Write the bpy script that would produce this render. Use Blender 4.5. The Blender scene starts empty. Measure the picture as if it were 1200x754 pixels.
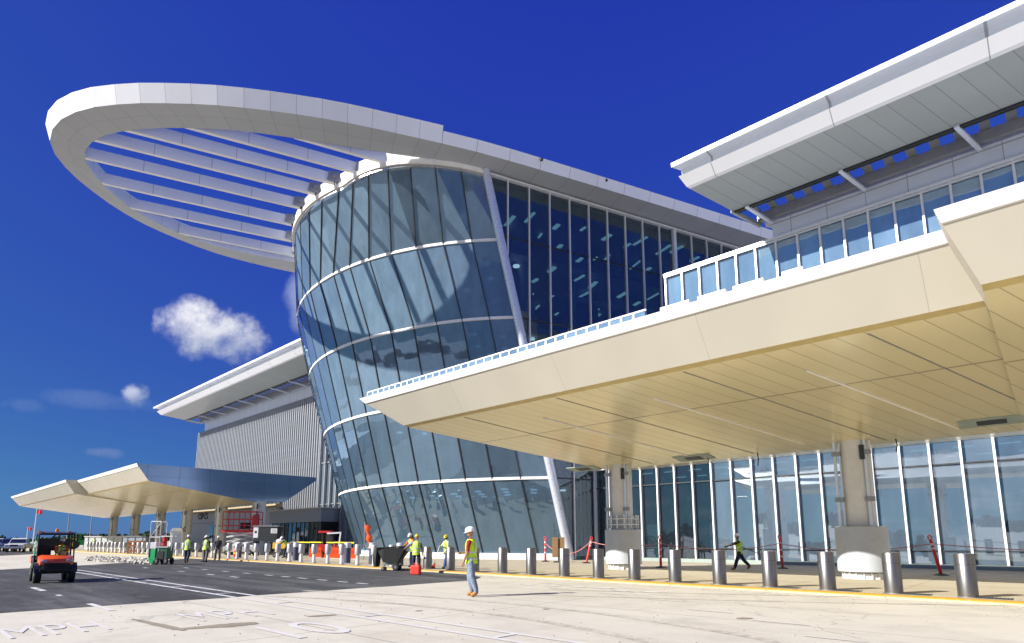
import bpy, bmesh, math, random
from math import sin, cos, pi, radians, hypot, acos, sqrt, floor
from mathutils import Vector, Matrix
random.seed(11)
S = bpy.context.scene
COL = S.collection

# ------------------------------------------------------------------ frame of the place
# X runs along the terminal front (to the near right), Y towards the building, Z up, metres.
PB = Vector((-25.72, 33.84, 0))            # foot of the leaning corner pipe
QQ = Vector((0.36, 0.933, 0)).normalized() # rotunda axis, into the building
NN = Vector((-QQ.y, QQ.x, 0))
def W(a, n, z): return PB - QQ*a + NN*n + Vector((0, 0, z))
SK = QQ.x/QQ.y                             # skew of the canopy ends

# ------------------------------------------------------------------ materials
MATS = {}
class NT:
    def __init__(s, name):
        s.m = bpy.data.materials.new(name); s.m.use_nodes = True
        s.t = s.m.node_tree; s.t.nodes.clear()
        s.out = s.t.nodes.new('ShaderNodeOutputMaterial')
    def n(s, typ, **kw):
        nd = s.t.nodes.new('ShaderNode'+typ)
        for k, v in kw.items():
            if k.startswith('i_'):
                key = k[2:]; key = int(key) if key.isdigit() else key.replace('_', ' ')
                sock = nd.inputs[key]
                if isinstance(v, bpy.types.NodeSocket): s.t.links.new(v, sock)
                else: sock.default_value = v
            else: setattr(nd, k, v)
        return nd
    def l(s, a, b): s.t.links.new(a, b)
    def math(s, op, a, b=0.0, c=0.0):
        nd = s.n('Math', operation=op)
        for i, v in enumerate((a, b, c)):
            if isinstance(v, bpy.types.NodeSocket): s.l(v, nd.inputs[i])
            else: nd.inputs[i].default_value = v
        return nd.outputs[0]
    def mix(s, f, a, b, mode='MIX'):
        nd = s.n('Mix', data_type='RGBA', blend_type=mode)
        for i, v in ((0, f), (6, a), (7, b)):
            if isinstance(v, bpy.types.NodeSocket): s.l(v, nd.inputs[i])
            else: nd.inputs[i].default_value = v if i == 0 or len(v) == 4 else (*v, 1)
        return nd.outputs[2]
    def ramp(s, f, pts):
        nd = s.n('ValToRGB'); s.l(f, nd.inputs[0]); e = nd.color_ramp.elements
        while len(e) < len(pts): e.new(0.5)
        for el, (p, c) in zip(e, pts):
            el.position = p; el.color = (c, c, c, 1) if not isinstance(c, tuple) else (*c, 1)
        return nd.outputs[0]
    def noise(s, vec, scale, detail=4, rough=.55, dist=0):
        nd = s.n('TexNoise', i_Scale=scale, i_Detail=detail, i_Roughness=rough, i_Distortion=dist)
        if vec is not None: s.l(vec, nd.inputs['Vector'])
        return nd.outputs['Fac']
    def geo(s): return s.n('NewGeometry').outputs['Position']
    def obj(s): return s.n('TexCoord').outputs['Object']
    def bsdf(s, col, rough=.5, metal=0., spec=.5, bump=None, bstr=.1, coat=0., bdist=.02):
        b = s.n('BsdfPrincipled')
        for k, v in (('Base Color', col), ('Roughness', rough), ('Metallic', metal), ('Specular IOR Level', spec), ('Coat Weight', coat)):
            if isinstance(v, bpy.types.NodeSocket): s.l(v, b.inputs[k])
            else: b.inputs[k].default_value = (*v, 1) if isinstance(v, tuple) and len(v) == 3 else v
        if bump is not None:
            bp = s.n('Bump', i_Strength=bstr, i_Distance=bdist); s.l(bump, bp.inputs['Height']); s.l(bp.outputs[0], b.inputs['Normal'])
        s.l(b.outputs[0], s.out.inputs[0]); return b

def scale_col(c, k): return tuple(min(1, x*k) for x in c)
def plain(name, col, rough=.5, metal=0., spec=.5, var=.12, scale=3., bstr=.0, coat=0., cloth=False):
    """a plain coated surface with mild uneven wear"""
    if name in MATS: return MATS[name]
    t = NT(name); p = t.obj()
    f = t.noise(p, scale, 5, .6)
    c = t.mix(t.ramp(f, [(.3, 0.), (.7, 1.)]), scale_col(col, 1-var), scale_col(col, 1+var*.6))
    r = t.math('MULTIPLY_ADD', t.noise(p, scale*2.3, 3), .25, rough-.12)
    if cloth: f = t.noise(t.n('Mapping', i_Vector=p, i_Scale=(1, 1, 1.8)).outputs[0], 11, 3, .5, .8); bstr = .9
    t.bsdf(c, r, metal, spec, bump=f if bstr else None, bstr=bstr, coat=coat, bdist=.03 if cloth else .02)
    MATS[name] = t.m; return t.m
def panel(name, col, rough=.4, metal=0., spec=.5, w=.012, wv=.012, var=.05, dirt=.10, dirtcol=None, seam=.35, axis='both'):
    """cladding: seams at whole UV numbers, each panel a shade apart, some streaks"""
    if name in MATS: return MATS[name]
    t = NT(name); uv = t.n('UVMap').outputs[0]
    sp = t.n('SeparateXYZ', i_0=uv)
    u, v = sp.outputs[0], sp.outputs[1]
    fl = t.n('VectorMath', operation='FLOOR', i_0=uv).outputs[0]
    wn = t.n('TexWhiteNoise', noise_dimensions='3D', i_0=fl).outputs['Value']
    fu = t.math('ABSOLUTE', t.math('SUBTRACT', t.math('FRACT', u), .5))
    fv = t.math('ABSOLUTE', t.math('SUBTRACT', t.math('FRACT', v), .5))
    lu = t.math('GREATER_THAN', fu, .5-w) if axis in ('both', 'u') else 0.
    lv = t.math('GREATER_THAN', fv, .5-wv) if axis in ('both', 'v') else 0.
    line = t.math('MAXIMUM', lu, lv)
    pos = t.geo()
    st = t.noise(t.n('Mapping', i_Vector=pos, i_Scale=(1.3, 1.3, .35)).outputs[0], .5, 3, .5)
    base = t.mix(wn, scale_col(col, 1-var), scale_col(col, 1+var))
    base = t.mix(t.math('MULTIPLY', t.ramp(st, [(.35, 0.), (.95, 1.)]), dirt*4), base, dirtcol or scale_col(col, .72))
    base = t.mix(line, base, scale_col(col, seam))
    ro = t.math('MULTIPLY_ADD', t.noise(pos, 1.1, 2), .08, rough-.04)
    b = t.bsdf(base, ro, metal, spec, bump=t.math('ADD', t.math('MULTIPLY', line, -1.), t.math('MULTIPLY', t.noise(pos, .7, 2), .5)), bstr=.12, bdist=.03)
    MATS[name] = t.m; return t.m

def glass(name, dust=(.20, .27, .33), dustf=.13, tint=(.42, .52, .56), refl=.24, tone=(.86, .93, 1.), wave=.02):
    t = NT(name); pos = t.geo()
    n1 = t.noise(pos, .35, 2); n2 = t.noise(t.n('Mapping', i_Vector=pos, i_Scale=(1, 1, .3)).outputs[0], 1.1, 5, .65)
    bp = t.n('Bump', i_Strength=wave, i_Distance=1.0); t.l(n1, bp.inputs['Height'])
    oi = t.n('ObjectInfo').outputs['Random']
    tr = t.n('BsdfTransparent', i_Color=(*tint, 1))
    df = t.n('BsdfDiffuse', i_Color=(*dust, 1))
    gl = t.n('BsdfGlossy', i_Color=(*tone, 1), i_Roughness=.015)
    # every pane sits a fraction of a degree off its neighbours
    wn = t.n('TexWhiteNoise', noise_dimensions='1D'); t.l(t.math('MULTIPLY', oi, 977.), wn.inputs['W'])
    tl = t.n('VectorMath', operation='SUBTRACT', i_0=wn.outputs['Color'], i_1=(.5, .5, .5)).outputs[0]
    tl = t.n('VectorMath', operation='SCALE', i_0=tl); tl.inputs['Scale'].default_value = .035
    nn = t.n('VectorMath', operation='ADD', i_0=bp.outputs[0], i_1=tl.outputs[0]).outputs[0]
    nn = t.n('VectorMath', operation='NORMALIZE', i_0=nn).outputs[0]; t.l(nn, gl.inputs['Normal'])
    lw = t.n('LayerWeight', i_Blend=.5); fac = t.math('POWER', lw.outputs['Facing'], 3.5)
    fac = t.math('MULTIPLY_ADD', fac, 1-refl, refl)
    fac = t.math('MULTIPLY', fac, t.math('MULTIPLY_ADD', oi, .35, .82))
    fac = t.math('MINIMUM', fac, .95)
    m1 = t.n('MixShader'); t.l(t.math('MULTIPLY', t.math('MULTIPLY', t.math('MULTIPLY_ADD', n2, .9, .55), t.math('MULTIPLY_ADD', oi, -.35, 1.17)), dustf), m1.inputs[0]); t.l(tr.outputs[0], m1.inputs[1]); t.l(df.outputs[0], m1.inputs[2])
    m2 = t.n('MixShader'); t.l(fac, m2.inputs[0]); t.l(m1.outputs[0], m2.inputs[1]); t.l(gl.outputs[0], m2.inputs[2])
    t.l(m2.outputs[0], t.out.inputs[0]); MATS[name] = t.m; return t.m

def emit(name, col, st):
    t = NT(name); e = t.n('Emission', i_Color=(*col, 1), i_Strength=st); t.l(e.outputs[0], t.out.inputs[0]); MATS[name] = t.m; return t.m

def concrete(name, col, dark=.6, joint=None, joff=(0, 0), warm=(.42, .36, .27), spots=.5):
    t = NT(name); p = t.geo()
    big = t.noise(p, .11, 6, .62, .4); mid = t.noise(p, .8, 8, .68); fine = t.noise(p, 24, 4, .7)
    grain = t.noise(p, 90, 2, .6)
    c = t.mix(t.ramp(big, [(.32, 0.), (.68, 1.)]), scale_col(col, .88), scale_col(col, 1.08))
    c = t.mix(t.math('MULTIPLY', t.ramp(mid, [(.48, 0.), (.72, 1.)]), .7), c, scale_col(col, .72))
    c = t.mix(t.math('MULTIPLY', t.ramp(t.noise(p, 2.6, 8, .75, .6), [(.55, 0.), (.68, 1.)]), .45), c, scale_col((.62, .53, .45), .9*col[0]/.58))
    c = t.mix(t.math('MULTIPLY', t.ramp(fine, [(.52, 0.), (.8, 1.)]), .45), c, scale_col(col, .62))
    c = t.mix(t.math('MULTIPLY', t.ramp(grain, [(.55, 0.), (.75, 1.)]), .25), c, scale_col(col, 1.2))
    st = t.noise(t.n('Mapping', i_Vector=p, i_Location=(7, 3, 0), i_Scale=(.5, 1.1, 1)).outputs[0], .35, 7, .7, 1.2)
    c = t.mix(t.math('MULTIPLY', t.ramp(st, [(.56, 0.), (.72, 1.)]), spots), c, warm)
    # tyre rubber dragged along the lanes
    sk = t.noise(t.n('Mapping', i_Vector=p, i_Scale=(.05, 1.5, 1)).outputs[0], 1., 5, .6)
    c = t.mix(t.math('MULTIPLY', t.ramp(sk, [(.55, 0.), (.8, 1.)]), .30), c, scale_col(col, .55))
    vo = t.n('TexVoronoi', feature='DISTANCE_TO_EDGE', i_Scale=.11)
    wob = t.n('VectorMath', operation='ADD'); t.l(p, wob.inputs[0])
    nz = t.n('TexNoise', i_Scale=1.2, i_Detail=5); t.l(p, nz.inputs['Vector']); t.l(nz.outputs['Color'], wob.inputs[1])
    t.l(wob.outputs[0], vo.inputs['Vector'])
    cr = t.math('LESS_THAN', vo.outputs['Distance'], .0035)
    cr = t.math('MULTIPLY', cr, t.ramp(mid, [(.42, 0.), (.5, 1.)]))
    c = t.mix(t.math('MULTIPLY', cr, .35), c, scale_col(col, .4))
    hgt = fine
    if joint:
        sp = t.n('SeparateXYZ', i_0=p); ls = []
        for ax in (0, 1):
            fr = t.math('FRACT', t.math('DIVIDE', t.math('ADD', sp.outputs[ax], joff[ax]+600*joint[ax]), joint[ax]))
            ls.append(t.math('LESS_THAN', fr, .03/joint[ax]))
        ln = t.math('MAXIMUM', ls[0], ls[1])
        c = t.mix(t.math('MULTIPLY', ln, .8), c, scale_col(col, .35))
    t.bsdf(c, t.math('MULTIPLY_ADD', mid, .2, .72), 0, .25, bump=t.math('ADD', hgt, t.math('MULTIPLY', mid, .6)), bstr=.25, bdist=.006)
    MATS[name] = t.m; return t.m

def asphalt(name, col):
    t = NT(name); p = t.geo()
    big = t.noise(p, .16, 6, .6, .3); fine = t.noise(p, 60, 3, .7)
    str_ = t.noise(t.n('Mapping', i_Vector=p, i_Scale=(.09, .9, 1)).outputs[0], 1., 6, .65)
    c = t.mix(t.ramp(big, [(.3, 0.), (.7, 1.)]), scale_col(col, .78), scale_col(col, 1.35))
    c = t.mix(t.math('MULTIPLY', t.ramp(str_, [(.46, 0.), (.70, 1.)]), .8), c, scale_col(col, 3.4))
    pt = t.noise(t.n('Mapping', i_Vector=p, i_Location=(3, 9, 0), i_Scale=(.25, .6, 1)).outputs[0], 1., 7, .7, .8)
    c = t.mix(t.math('MULTIPLY', t.ramp(pt, [(.52, 0.), (.66, 1.)]), .55), c, scale_col(col, .45))
    c = t.mix(t.math('MULTIPLY', t.ramp(fine, [(.5, 0.), (.75, 1.)]), .5), c, scale_col(col, 2.0))
    du = t.noise(p, 1.4, 8, .75)
    c = t.mix(t.math('MULTIPLY', t.ramp(du, [(.54, 0.), (.74, 1.)]), .45), c, (.30, .28, .25))
    t.bsdf(c, t.math('MULTIPLY_ADD', fine, .2, .62), 0, .3, bump=fine, bstr=.35, bdist=.008)
    MATS[name] = t.m; return t.m

def worn_paint(name, col, under, cover=.52):
    """road paint, scuffed away in places down to what lies below"""
    t = NT(name); p = t.geo()
    a = t.noise(p, 7, 6, .75); b = t.noise(p, 1.1, 4, .6)
    f = t.math('ADD', t.math('MULTIPLY', a, .65), t.math('MULTIPLY', b, .35))
    c = t.mix(t.ramp(f, [(cover-.05, 0.), (cover+.07, 1.)]), col, under)
    t.bsdf(c, .7, 0, .3); MATS[name] = t.m; return t.m

def steel(name, col=(.62, .61, .59), rough=.3):
    t = NT(name); p = t.obj()
    br = t.noise(t.n('Mapping', i_Vector=p, i_Scale=(1, 1, 60)).outputs[0], 6, 3)
    sm = t.noise(t.n('Mapping', i_Vector=p, i_Scale=(2, 2, .6)).outputs[0], 3, 5, .65)
    c = t.mix(t.ramp(sm, [(.35, 0.), (.7, 1.)]), col, scale_col(col, .82))
    sp = t.n('SeparateXYZ', i_0=p)
    seam = t.math('LESS_THAN', t.math('ABSOLUTE', t.math('SUBTRACT', sp.outputs[2], .80)), .006)
    c = t.mix(seam, c, scale_col(col, .45))
    lowd = t.math('MULTIPLY', t.math('LESS_THAN', sp.outputs[2], .12), t.ramp(t.noise(p, 11, 5, .7), [(.4, 0.), (.65, .6)]))
    c = t.mix(lowd, c, (.30, .26, .2))
    b = t.bsdf(c, t.math('MULTIPLY_ADD', sm, .2, rough-.1), .9, .5, bump=br, bstr=.03)
    MATS[name] = t.m; return t.m

M_white = panel('white_panel', (.80, .81, .83), .35, .0, .5, w=.010, wv=.010, var=.05, dirt=.06, seam=.55)
M_roofw = panel('roof_white', (.80, .81, .83), .35, .0, .5, w=.0035, wv=.0, var=.02, dirt=.03, seam=.4)
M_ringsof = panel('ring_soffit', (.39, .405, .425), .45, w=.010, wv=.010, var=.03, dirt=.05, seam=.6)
M_beam = panel('beam_panel', (.72, .76, .84), .35, w=.006, wv=.006, var=.03, dirt=.04, seam=.5)
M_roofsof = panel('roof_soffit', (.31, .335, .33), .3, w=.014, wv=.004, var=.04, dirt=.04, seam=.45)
M_fascia = panel('cream_fascia', (.52, .485, .405), .55, w=.0016, wv=.0, var=.02, dirt=.09, seam=.7, axis='u')
M_soffit = panel('gold_soffit', (.80, .71, .44), .20, .30, .6, w=.020, wv=.003, var=.03, dirt=.05, seam=.5)
M_trim = plain('gold_trim', (.58, .46, .20), .4, .2)
M_band = plain('white_coping', (.82, .81, .78), .6, var=.08, scale=1.5)
M_bluemetal = panel('end_panel', (.17, .25, .40), .16, .7, .5, w=.006, wv=.006, var=.05, dirt=.02, seam=.5)
M_zinc = panel('wall_panel', (.66, .70, .78), .35, .2, .5, w=.010, wv=.012, var=.03, dirt=.04, seam=.5)
M_alu = plain('aluminium', (.68, .69, .70), .35, .55, var=.06)
M_mull = plain('white_mullion', (.74, .75, .76), .4, .2, var=.05)
M_dark = plain('dark_metal', (.035, .04, .045), .45, .3)
M_black = plain('black_rubber', (.018, .018, .019), .7, var=.3, scale=20)
M_grey = plain('grey_metal', (.30, .31, .32), .45, .5)
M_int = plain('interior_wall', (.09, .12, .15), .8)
M_slab = plain('interior_floor', (.32, .35, .37), .7)
M_ceil = plain('interior_ceiling', (.30, .32, .33), .7)
M_intcol = plain('interior_column', (.46, .50, .50), .6)
M_fin = plain('fin_metal', (.42, .44, .475), .4, .35, var=.1)
M_corr = plain('corrugated_wall', (.15, .16, .18), .45, .2, var=.1)
M_shaft = plain('column_concrete', (.76, .76, .75), .7, var=.09, scale=2.2, bstr=.05)
M_wrap = plain('column_wrap', (.50, .53, .57), .3, var=.07, scale=1.5)
M_glass = glass('tower_glass', (.38, .56, .74), .30, (.09, .15, .20), .12, (.38, .62, .95), wave=.006)
M_glasslow = glass('tower_glass_dimmed', (.30, .46, .62), .20, (.24, .35, .43), .16, (.50, .72, .96), wave=.005)  # less dusty copy for the lower rows; dark reflections put into its tone
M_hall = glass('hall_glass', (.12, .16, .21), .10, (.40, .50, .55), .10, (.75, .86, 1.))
M_low = glass('low_glass', (.40, .52, .68), .20, (.40, .50, .55), .19, (.82, .92, 1.), wave=.005)
M_blueglass = glass('screen_glass', (.26, .42, .60), .6, (.10, .16, .22), .30, (.78, .90, 1.), wave=.025)
M_stripglass = glass('strip_glass', (.36, .45, .54), .4, (.2, .28, .33), .3, (.82, .92, 1.))
M_carglass = glass('dark_glass', (.05, .06, .07), .2, (.05, .06, .07), .12)
M_clear = glass('clear_glass', (.2, .2, .2), .04, (.85, .88, .88), .06)
M_light = emit('tube_light', (.55, .90, .86), .6)
M_down = emit('round_light', (.9, .97, 1.), 1.6)
M_steel = steel('bollard_steel', (.25, .24, .23), .36)
M_pipe = plain('painted_pipe', (.62, .66, .76), .3, .4, var=.05)
M_kerb = plain('tower_kerb', (.68, .68, .66), .7, var=.1)
M_conc = concrete('apron_concrete', (.58, .545, .46), joint=(9.2, 5.9), joff=(0, .5))
M_walk = concrete('walk_concrete', (.48, .42, .30), joint=(3.05, 3.4), joff=(.4, .2), spots=.25)
M_asph = asphalt('fresh_asphalt', (.046, .046, .047))
M_linea = worn_paint('lane_paint', (.66, .68, .74), (.5, .47, .42), .60)
M_lineb = worn_paint('lane_paint_faded', (.63, .61, .595), (.57, .535, .455), .555)
M_linec = worn_paint('lane_paint_scuffed', (.62, .62, .64), (.06, .06, .06), .56)
M_yellow = worn_paint('yellow_paint', (.52, .27, .02), (.42, .31, .14), .56)
M_stain = concrete('wet_concrete', (.30, .265, .20), spots=.1)

def pal(name, col, rough=.5, metal=0., **k): return plain(name, col, rough, metal, **k)
M_orange = pal('orange_paint', (.80, .10, .012), .3, coat=.5, var=.06)
M_red = pal('red_paint', (.55, .02, .02), .4, var=.1)
M_brightred = pal('red_plastic', (.75, .035, .02), .45, var=.06)
M_green = pal('green_paint', (.03, .42, .14), .4, var=.1)
M_dgreen = pal('dark_green', (.015, .10, .05), .5, var=.2)
M_yellowp = pal('yellow_paintwork', (.75, .42, .04), .45, var=.1)
M_wood = pal('plywood', (.34, .20, .08), .75, var=.2, scale=6)
M_rust = pal('brown_timber', (.25, .08, .03), .75, var=.2, scale=6)
M_whitep = pal('white_paintwork', (.74, .74, .74), .4, var=.06)
M_bluegrey = pal('blue_grey_paint', (.36, .42, .52), .4, var=.08)
M_navy = pal('navy_paint', (.05, .06, .12), .5)
M_tape = pal('yellow_tape', (.8, .62, .03), .5)
M_chrome = pal('polished_metal', (.7, .7, .7), .2, .9)
M_lens = glass('lamp_lens', (.5, .5, .52), .5, (.8, .8, .85), .25)
M_amber = pal('amber_plastic', (.9, .25, .02), .3)
M_dirtygrey = pal('dusty_grey', (.40, .40, .39), .7, var=.2)
M_rope = pal('red_white_chain', (.7, .25, .22), .6, var=.5, scale=14)
M_ply = pal('sign_board', (.66, .70, .74), .6, var=.06)
M_ink = pal('dark_lettering', (.03, .035, .07), .6)
M_ledge = pal('tan_ledge', (.42, .34, .20), .6)
M_leaf = None

# ------------------------------------------------------------------ mesh helpers
class MB:
    def __init__(s): s.v = []; s.f = []; s.mi = []; s.uv = []
    def face(s, pts, mi=0, uv=None):
        i = len(s.v); s.v += [tuple(p) for p in pts]; s.f.append(tuple(range(i, i+len(pts)))); s.mi.append(mi)
        s.uv.append(uv if uv else [(.5, .5)]*len(pts))
    def hexa(s, b, t, mi=0, uvs=None):
        """b, t: four bottom and four top points (counter-clockwise from above)"""
        i = len(s.v); s.v += [tuple(p) for p in list(b)+list(t)]
        for q in ((3, 2, 1, 0), (4, 5, 6, 7), (0, 1, 5, 4), (1, 2, 6, 5), (2, 3, 7, 6), (3, 0, 4, 7)):
            s.f.append(tuple(i+k for k in q)); s.mi.append(mi); s.uv.append([(.5, .5)]*4)
        return s
    def box(s, c, d, rz=0, mi=0, rx=0, ry=0):
        M = Matrix.Translation(c) @ Matrix.Rotation(rz, 4, 'Z') @ Matrix.Rotation(ry, 4, 'Y') @ Matrix.Rotation(rx, 4, 'X')
        x, y, z = d[0]/2, d[1]/2, d[2]/2
        P = [M @ Vector(p) for p in ((-x, -y, -z), (x, -y, -z), (x, y, -z), (-x, y, -z), (-x, -y, z), (x, -y, z), (x, y, z), (-x, y, z))]
        return s.hexa(P[:4], P[4:], mi)
    def beam(s, p, q, w, h, mi=0, up=Vector((0, 0, 1))):
        p, q = Vector(p), Vector(q); d = (q-p).normalized(); a = d.cross(up)
        if a.length < 1e-4: a = d.cross(Vector((0, 1, 0)))
        a.normalize(); b = a.cross(d); a *= w/2; b *= h/2
        return s.hexa([p-a-b, p+a-b, q+a-b, q-a-b], [p-a+b, p+a+b, q+a+b, q-a+b], mi)
    def tube(s, path, r, n=8, mi=0, caps=True):
        path = [Vector(p) for p in path]; R = r if isinstance(r, (list, tuple)) else [r]*len(path)
        rings = []; a0 = None
        for k, p in enumerate(path):
            d = (path[min(k+1, len(path)-1)]-path[max(k-1, 0)]).normalized()
            a = d.cross(Vector((0, 0, 1))) if a0 is None else a0-d*a0.dot(d)
            if a.length < 1e-3: a = d.cross(Vector((0, 1, 0)))
            a.normalize(); a0 = a; b = d.cross(a)
            rings.append([p+a*R[k]*cos(2*pi*j/n)+b*R[k]*sin(2*pi*j/n) for j in range(n)])
        return s.loft(rings, True, caps, mi)
    def loft(s, rings, closed=True, caps=False, mi=0, uvf=None):
        i = len(s.v); n = len(rings[0])
        for r in rings: s.v += [tuple(p) for p in r]
        for k in range(len(rings)-1):
            for j in range(n if closed else n-1):
                j2 = (j+1) % n
                s.f.append((i+k*n+j, i+k*n+j2, i+(k+1)*n+j2, i+(k+1)*n+j)); s.mi.append(mi)
                s.uv.append([(j, k), (j+1, k), (j+1, k+1), (j, k+1)] if uvf is None else [uvf(j, k), uvf(j+1, k), uvf(j+1, k+1), uvf(j, k+1)])
        if caps:
            s.f.append(tuple(i+j for j in reversed(range(n)))); s.mi.append(mi); s.uv.append([(.5, .5)]*n)
            s.f.append(tuple(i+(len(rings)-1)*n+j for j in range(n))); s.mi.append(mi); s.uv.append([(.5, .5)]*n)
        return s
    def cyl(s, c, r, h, n=24, mi=0, r2=None, axis='Z'):
        r2 = r if r2 is None else r2; c = Vector(c)
        def P(rr, t, z):
            x, y = rr*cos(t), rr*sin(t)
            return c+{'Z': Vector((x, y, z)), 'X': Vector((z, x, y)), 'Y': Vector((y, z, x))}[axis]
        return s.loft([[P(r, 2*pi*j/n, 0) for j in range(n)], [P(r2, 2*pi*j/n, h) for j in range(n)]], True, True, mi)
    def lathe(s, prof, c=(0, 0, 0), n=24, mi=0, axis='Z', caps=True):
        c = Vector(c)
        def P(rr, t, z):
            x, y = rr*cos(t), rr*sin(t)
            return c+{'Z': Vector((x, y, z)), 'X': Vector((z, x, y)), 'Y': Vector((y, z, x))}[axis]
        return s.loft([[P(r, 2*pi*j/n, z) for j in range(n)] for r, z in prof], True, caps, mi)
    def prism(s, poly, z0, z1, mi=0):
        n = len(poly); i = len(s.v)
        s.v += [(p[0], p[1], z0) for p in poly]+[(p[0], p[1], z1) for p in poly]
        s.f.append(tuple(i+k for k in reversed(range(n)))); s.mi.append(mi); s.uv.append([(.5, .5)]*n)
        s.f.append(tuple(i+n+k for k in range(n))); s.mi.append(mi); s.uv.append([(.5, .5)]*n)
        for k in range(n):
            k2 = (k+1) % n; s.f.append((i+k, i+k2, i+n+k2, i+n+k)); s.mi.append(mi); s.uv.append([(.5, .5)]*4)
        return s
    def side(s, prof, y0, y1, mi=0):
        """profile in (x, z) pushed from y0 to y1"""
        n = len(prof); i = len(s.v)
        s.v += [(p[0], y0, p[1]) for p in prof]+[(p[0], y1, p[1]) for p in prof]
        s.f.append(tuple(i+k for k in range(n))); s.mi.append(mi); s.uv.append([(.5, .5)]*n)
        s.f.append(tuple(i+n+k for k in reversed(range(n)))); s.mi.append(mi); s.uv.append([(.5, .5)]*n)
        for k in range(n):
            k2 = (k+1) % n; s.f.append((i+k2, i+k, i+n+k, i+n+k2)); s.mi.append(mi); s.uv.append([(.5, .5)]*4)
        return s
    def ball(s, c, r, n=12, m=8, mi=0):
        c = Vector(c); r = (r, r, r) if not isinstance(r, (tuple, list)) else r
        prof = [(sin(pi*k/m), -cos(pi*k/m)) for k in range(m+1)]
        prof[0] = (.02, -1); prof[-1] = (.02, 1)
        return s.loft([[c+Vector((r[0]*a*cos(2*pi*j/n), r[1]*a*sin(2*pi*j/n), r[2]*z)) for j in range(n)] for a, z in prof], True, True, mi)
    def build(s, name, mats, parent=None, world=False, smooth=False, bevel=0., fix=True):
        me = bpy.data.meshes.new(name)
        off = parent_world(parent) if (world and parent is not None) else Vector((0, 0, 0))
        me.from_pydata([(x-off.x, y-off.y, z-off.z) for x, y, z in s.v], [], s.f)
        for m in (mats if isinstance(mats, (list, tuple)) else [mats]): me.materials.append(m)
        me.polygons.foreach_set('material_index', s.mi)
        uvl = me.uv_layers.new(name='UVMap'); flat = []
        for u in s.uv:
            for a in u: flat += [a[0], a[1]]
        uvl.data.foreach_set('uv', flat)
        if fix or bevel:
            bm = bmesh.new(); bm.from_mesh(me)
            if fix: bmesh.ops.recalc_face_normals(bm, faces=bm.faces)
            if bevel: bmesh.ops.bevel(bm, geom=[e for e in bm.edges if e.is_manifold and e.calc_face_angle(0) > .5], offset=bevel, segments=2, affect='EDGES', profile=.7)
            bm.to_mesh(me); bm.free()
        if smooth:
            me.polygons.foreach_set('use_smooth', [True]*len(me.polygons))
            me.set_sharp_from_angle(angle=radians(38))
        o = bpy.data.objects.new(name, me); COL.objects.link(o)
        if parent is not None: o.parent = parent
        return o
def parent_world(p):
    v = Vector((0, 0, 0))
    while p is not None: v += p.location; p = p.parent
    return v
def tag(o, label, cat, group=None, kind=None):
    o['label'] = label; o['category'] = cat
    if group: o['group'] = group
    if kind: o['kind'] = kind
    return o
def thing(name, label, cat, loc=(0, 0, 0), rz=0, group=None):
    o = bpy.data.objects.new(name, None); COL.objects.link(o); o.location = loc; o.rotation_euler = (0, 0, rz)
    return tag(o, label, cat, group)
def copy_tree(o, parent=None, kids=None):
    c = o.copy(); COL.objects.link(c); c.parent = parent
    for ch in list(o.children): copy_tree(ch, c)
    return c
def copy_part(o, parent, loc, rz=0):
    c = o.copy(); COL.objects.link(c); c.parent = parent; c.location = loc; c.rotation_euler = (0, 0, rz)
    for ch in list(o.children): copy_tree(ch, c)
    return c
ORD = 'first second third fourth fifth sixth seventh eighth ninth tenth eleventh twelfth thirteenth fourteenth fifteenth sixteenth seventeenth eighteenth nineteenth twentieth'.split()
TENS = {2: 'twenty', 3: 'thirty', 4: 'forty'}
def ordinal(k):
    if k <= 20: return ORD[k-1]
    if k == 30: return 'thirtieth'
    if k == 40: return 'fortieth'
    return TENS[k//10]+'-'+ORD[k % 10-1]

# ------------------------------------------------------------------ camera, light, sky
f_px, pitch, phi = 684.845, radians(8.7984), radians(42.723)
cam = bpy.data.objects.new('camera', bpy.data.cameras.new('camera')); COL.objects.link(cam)
fw = Vector((-sin(phi), cos(phi), 0)); rt = Vector((cos(phi), sin(phi), 0)); up = Vector((0, 0, 1))
cf = fw*cos(pitch)+up*sin(pitch); cu = -fw*sin(pitch)+up*cos(pitch)
cam.matrix_world = Matrix(((rt.x, cu.x, -cf.x, 0), (rt.y, cu.y, -cf.y, 0), (rt.z, cu.z, -cf.z, 1.5), (0, 0, 0, 1)))
cam.data.sensor_width = 36; cam.data.lens = 36*f_px/1200; cam.data.shift_y = 150/1200; cam.data.clip_end = 20000; cam.data.clip_start = .1
S.camera = cam
SUN_EL = radians(30.2); sd = Vector((-.44, -.898, 0)).normalized()
to_sun = Vector((sd.x*cos(SUN_EL), sd.y*cos(SUN_EL), sin(SUN_EL)))
sun = bpy.data.objects.new('sun', bpy.data.lights.new('sun', 'SUN')); COL.objects.link(sun)
sun.data.energy = 5.0; sun.data.angle = radians(.5); sun.data.color = (1., .955, .87)
sun.rotation_euler = to_sun.to_track_quat('Z', 'Y').to_euler()

wld = bpy.data.worlds.new('World'); S.world = wld; wld.use_nodes = True
class WT(NT):
    def __init__(s, w): s.t = w.node_tree; s.t.nodes.clear(); s.out = s.t.nodes.new('ShaderNodeOutputWorld')
w = WT(wld)
sky = w.n('TexSky', sky_type='NISHITA', sun_disc=False, sun_elevation=SUN_EL, sun_rotation=math.atan2(sd.x, sd.y), altitude=0, air_density=1.0, dust_density=.2, ozone_density=4.0)
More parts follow.
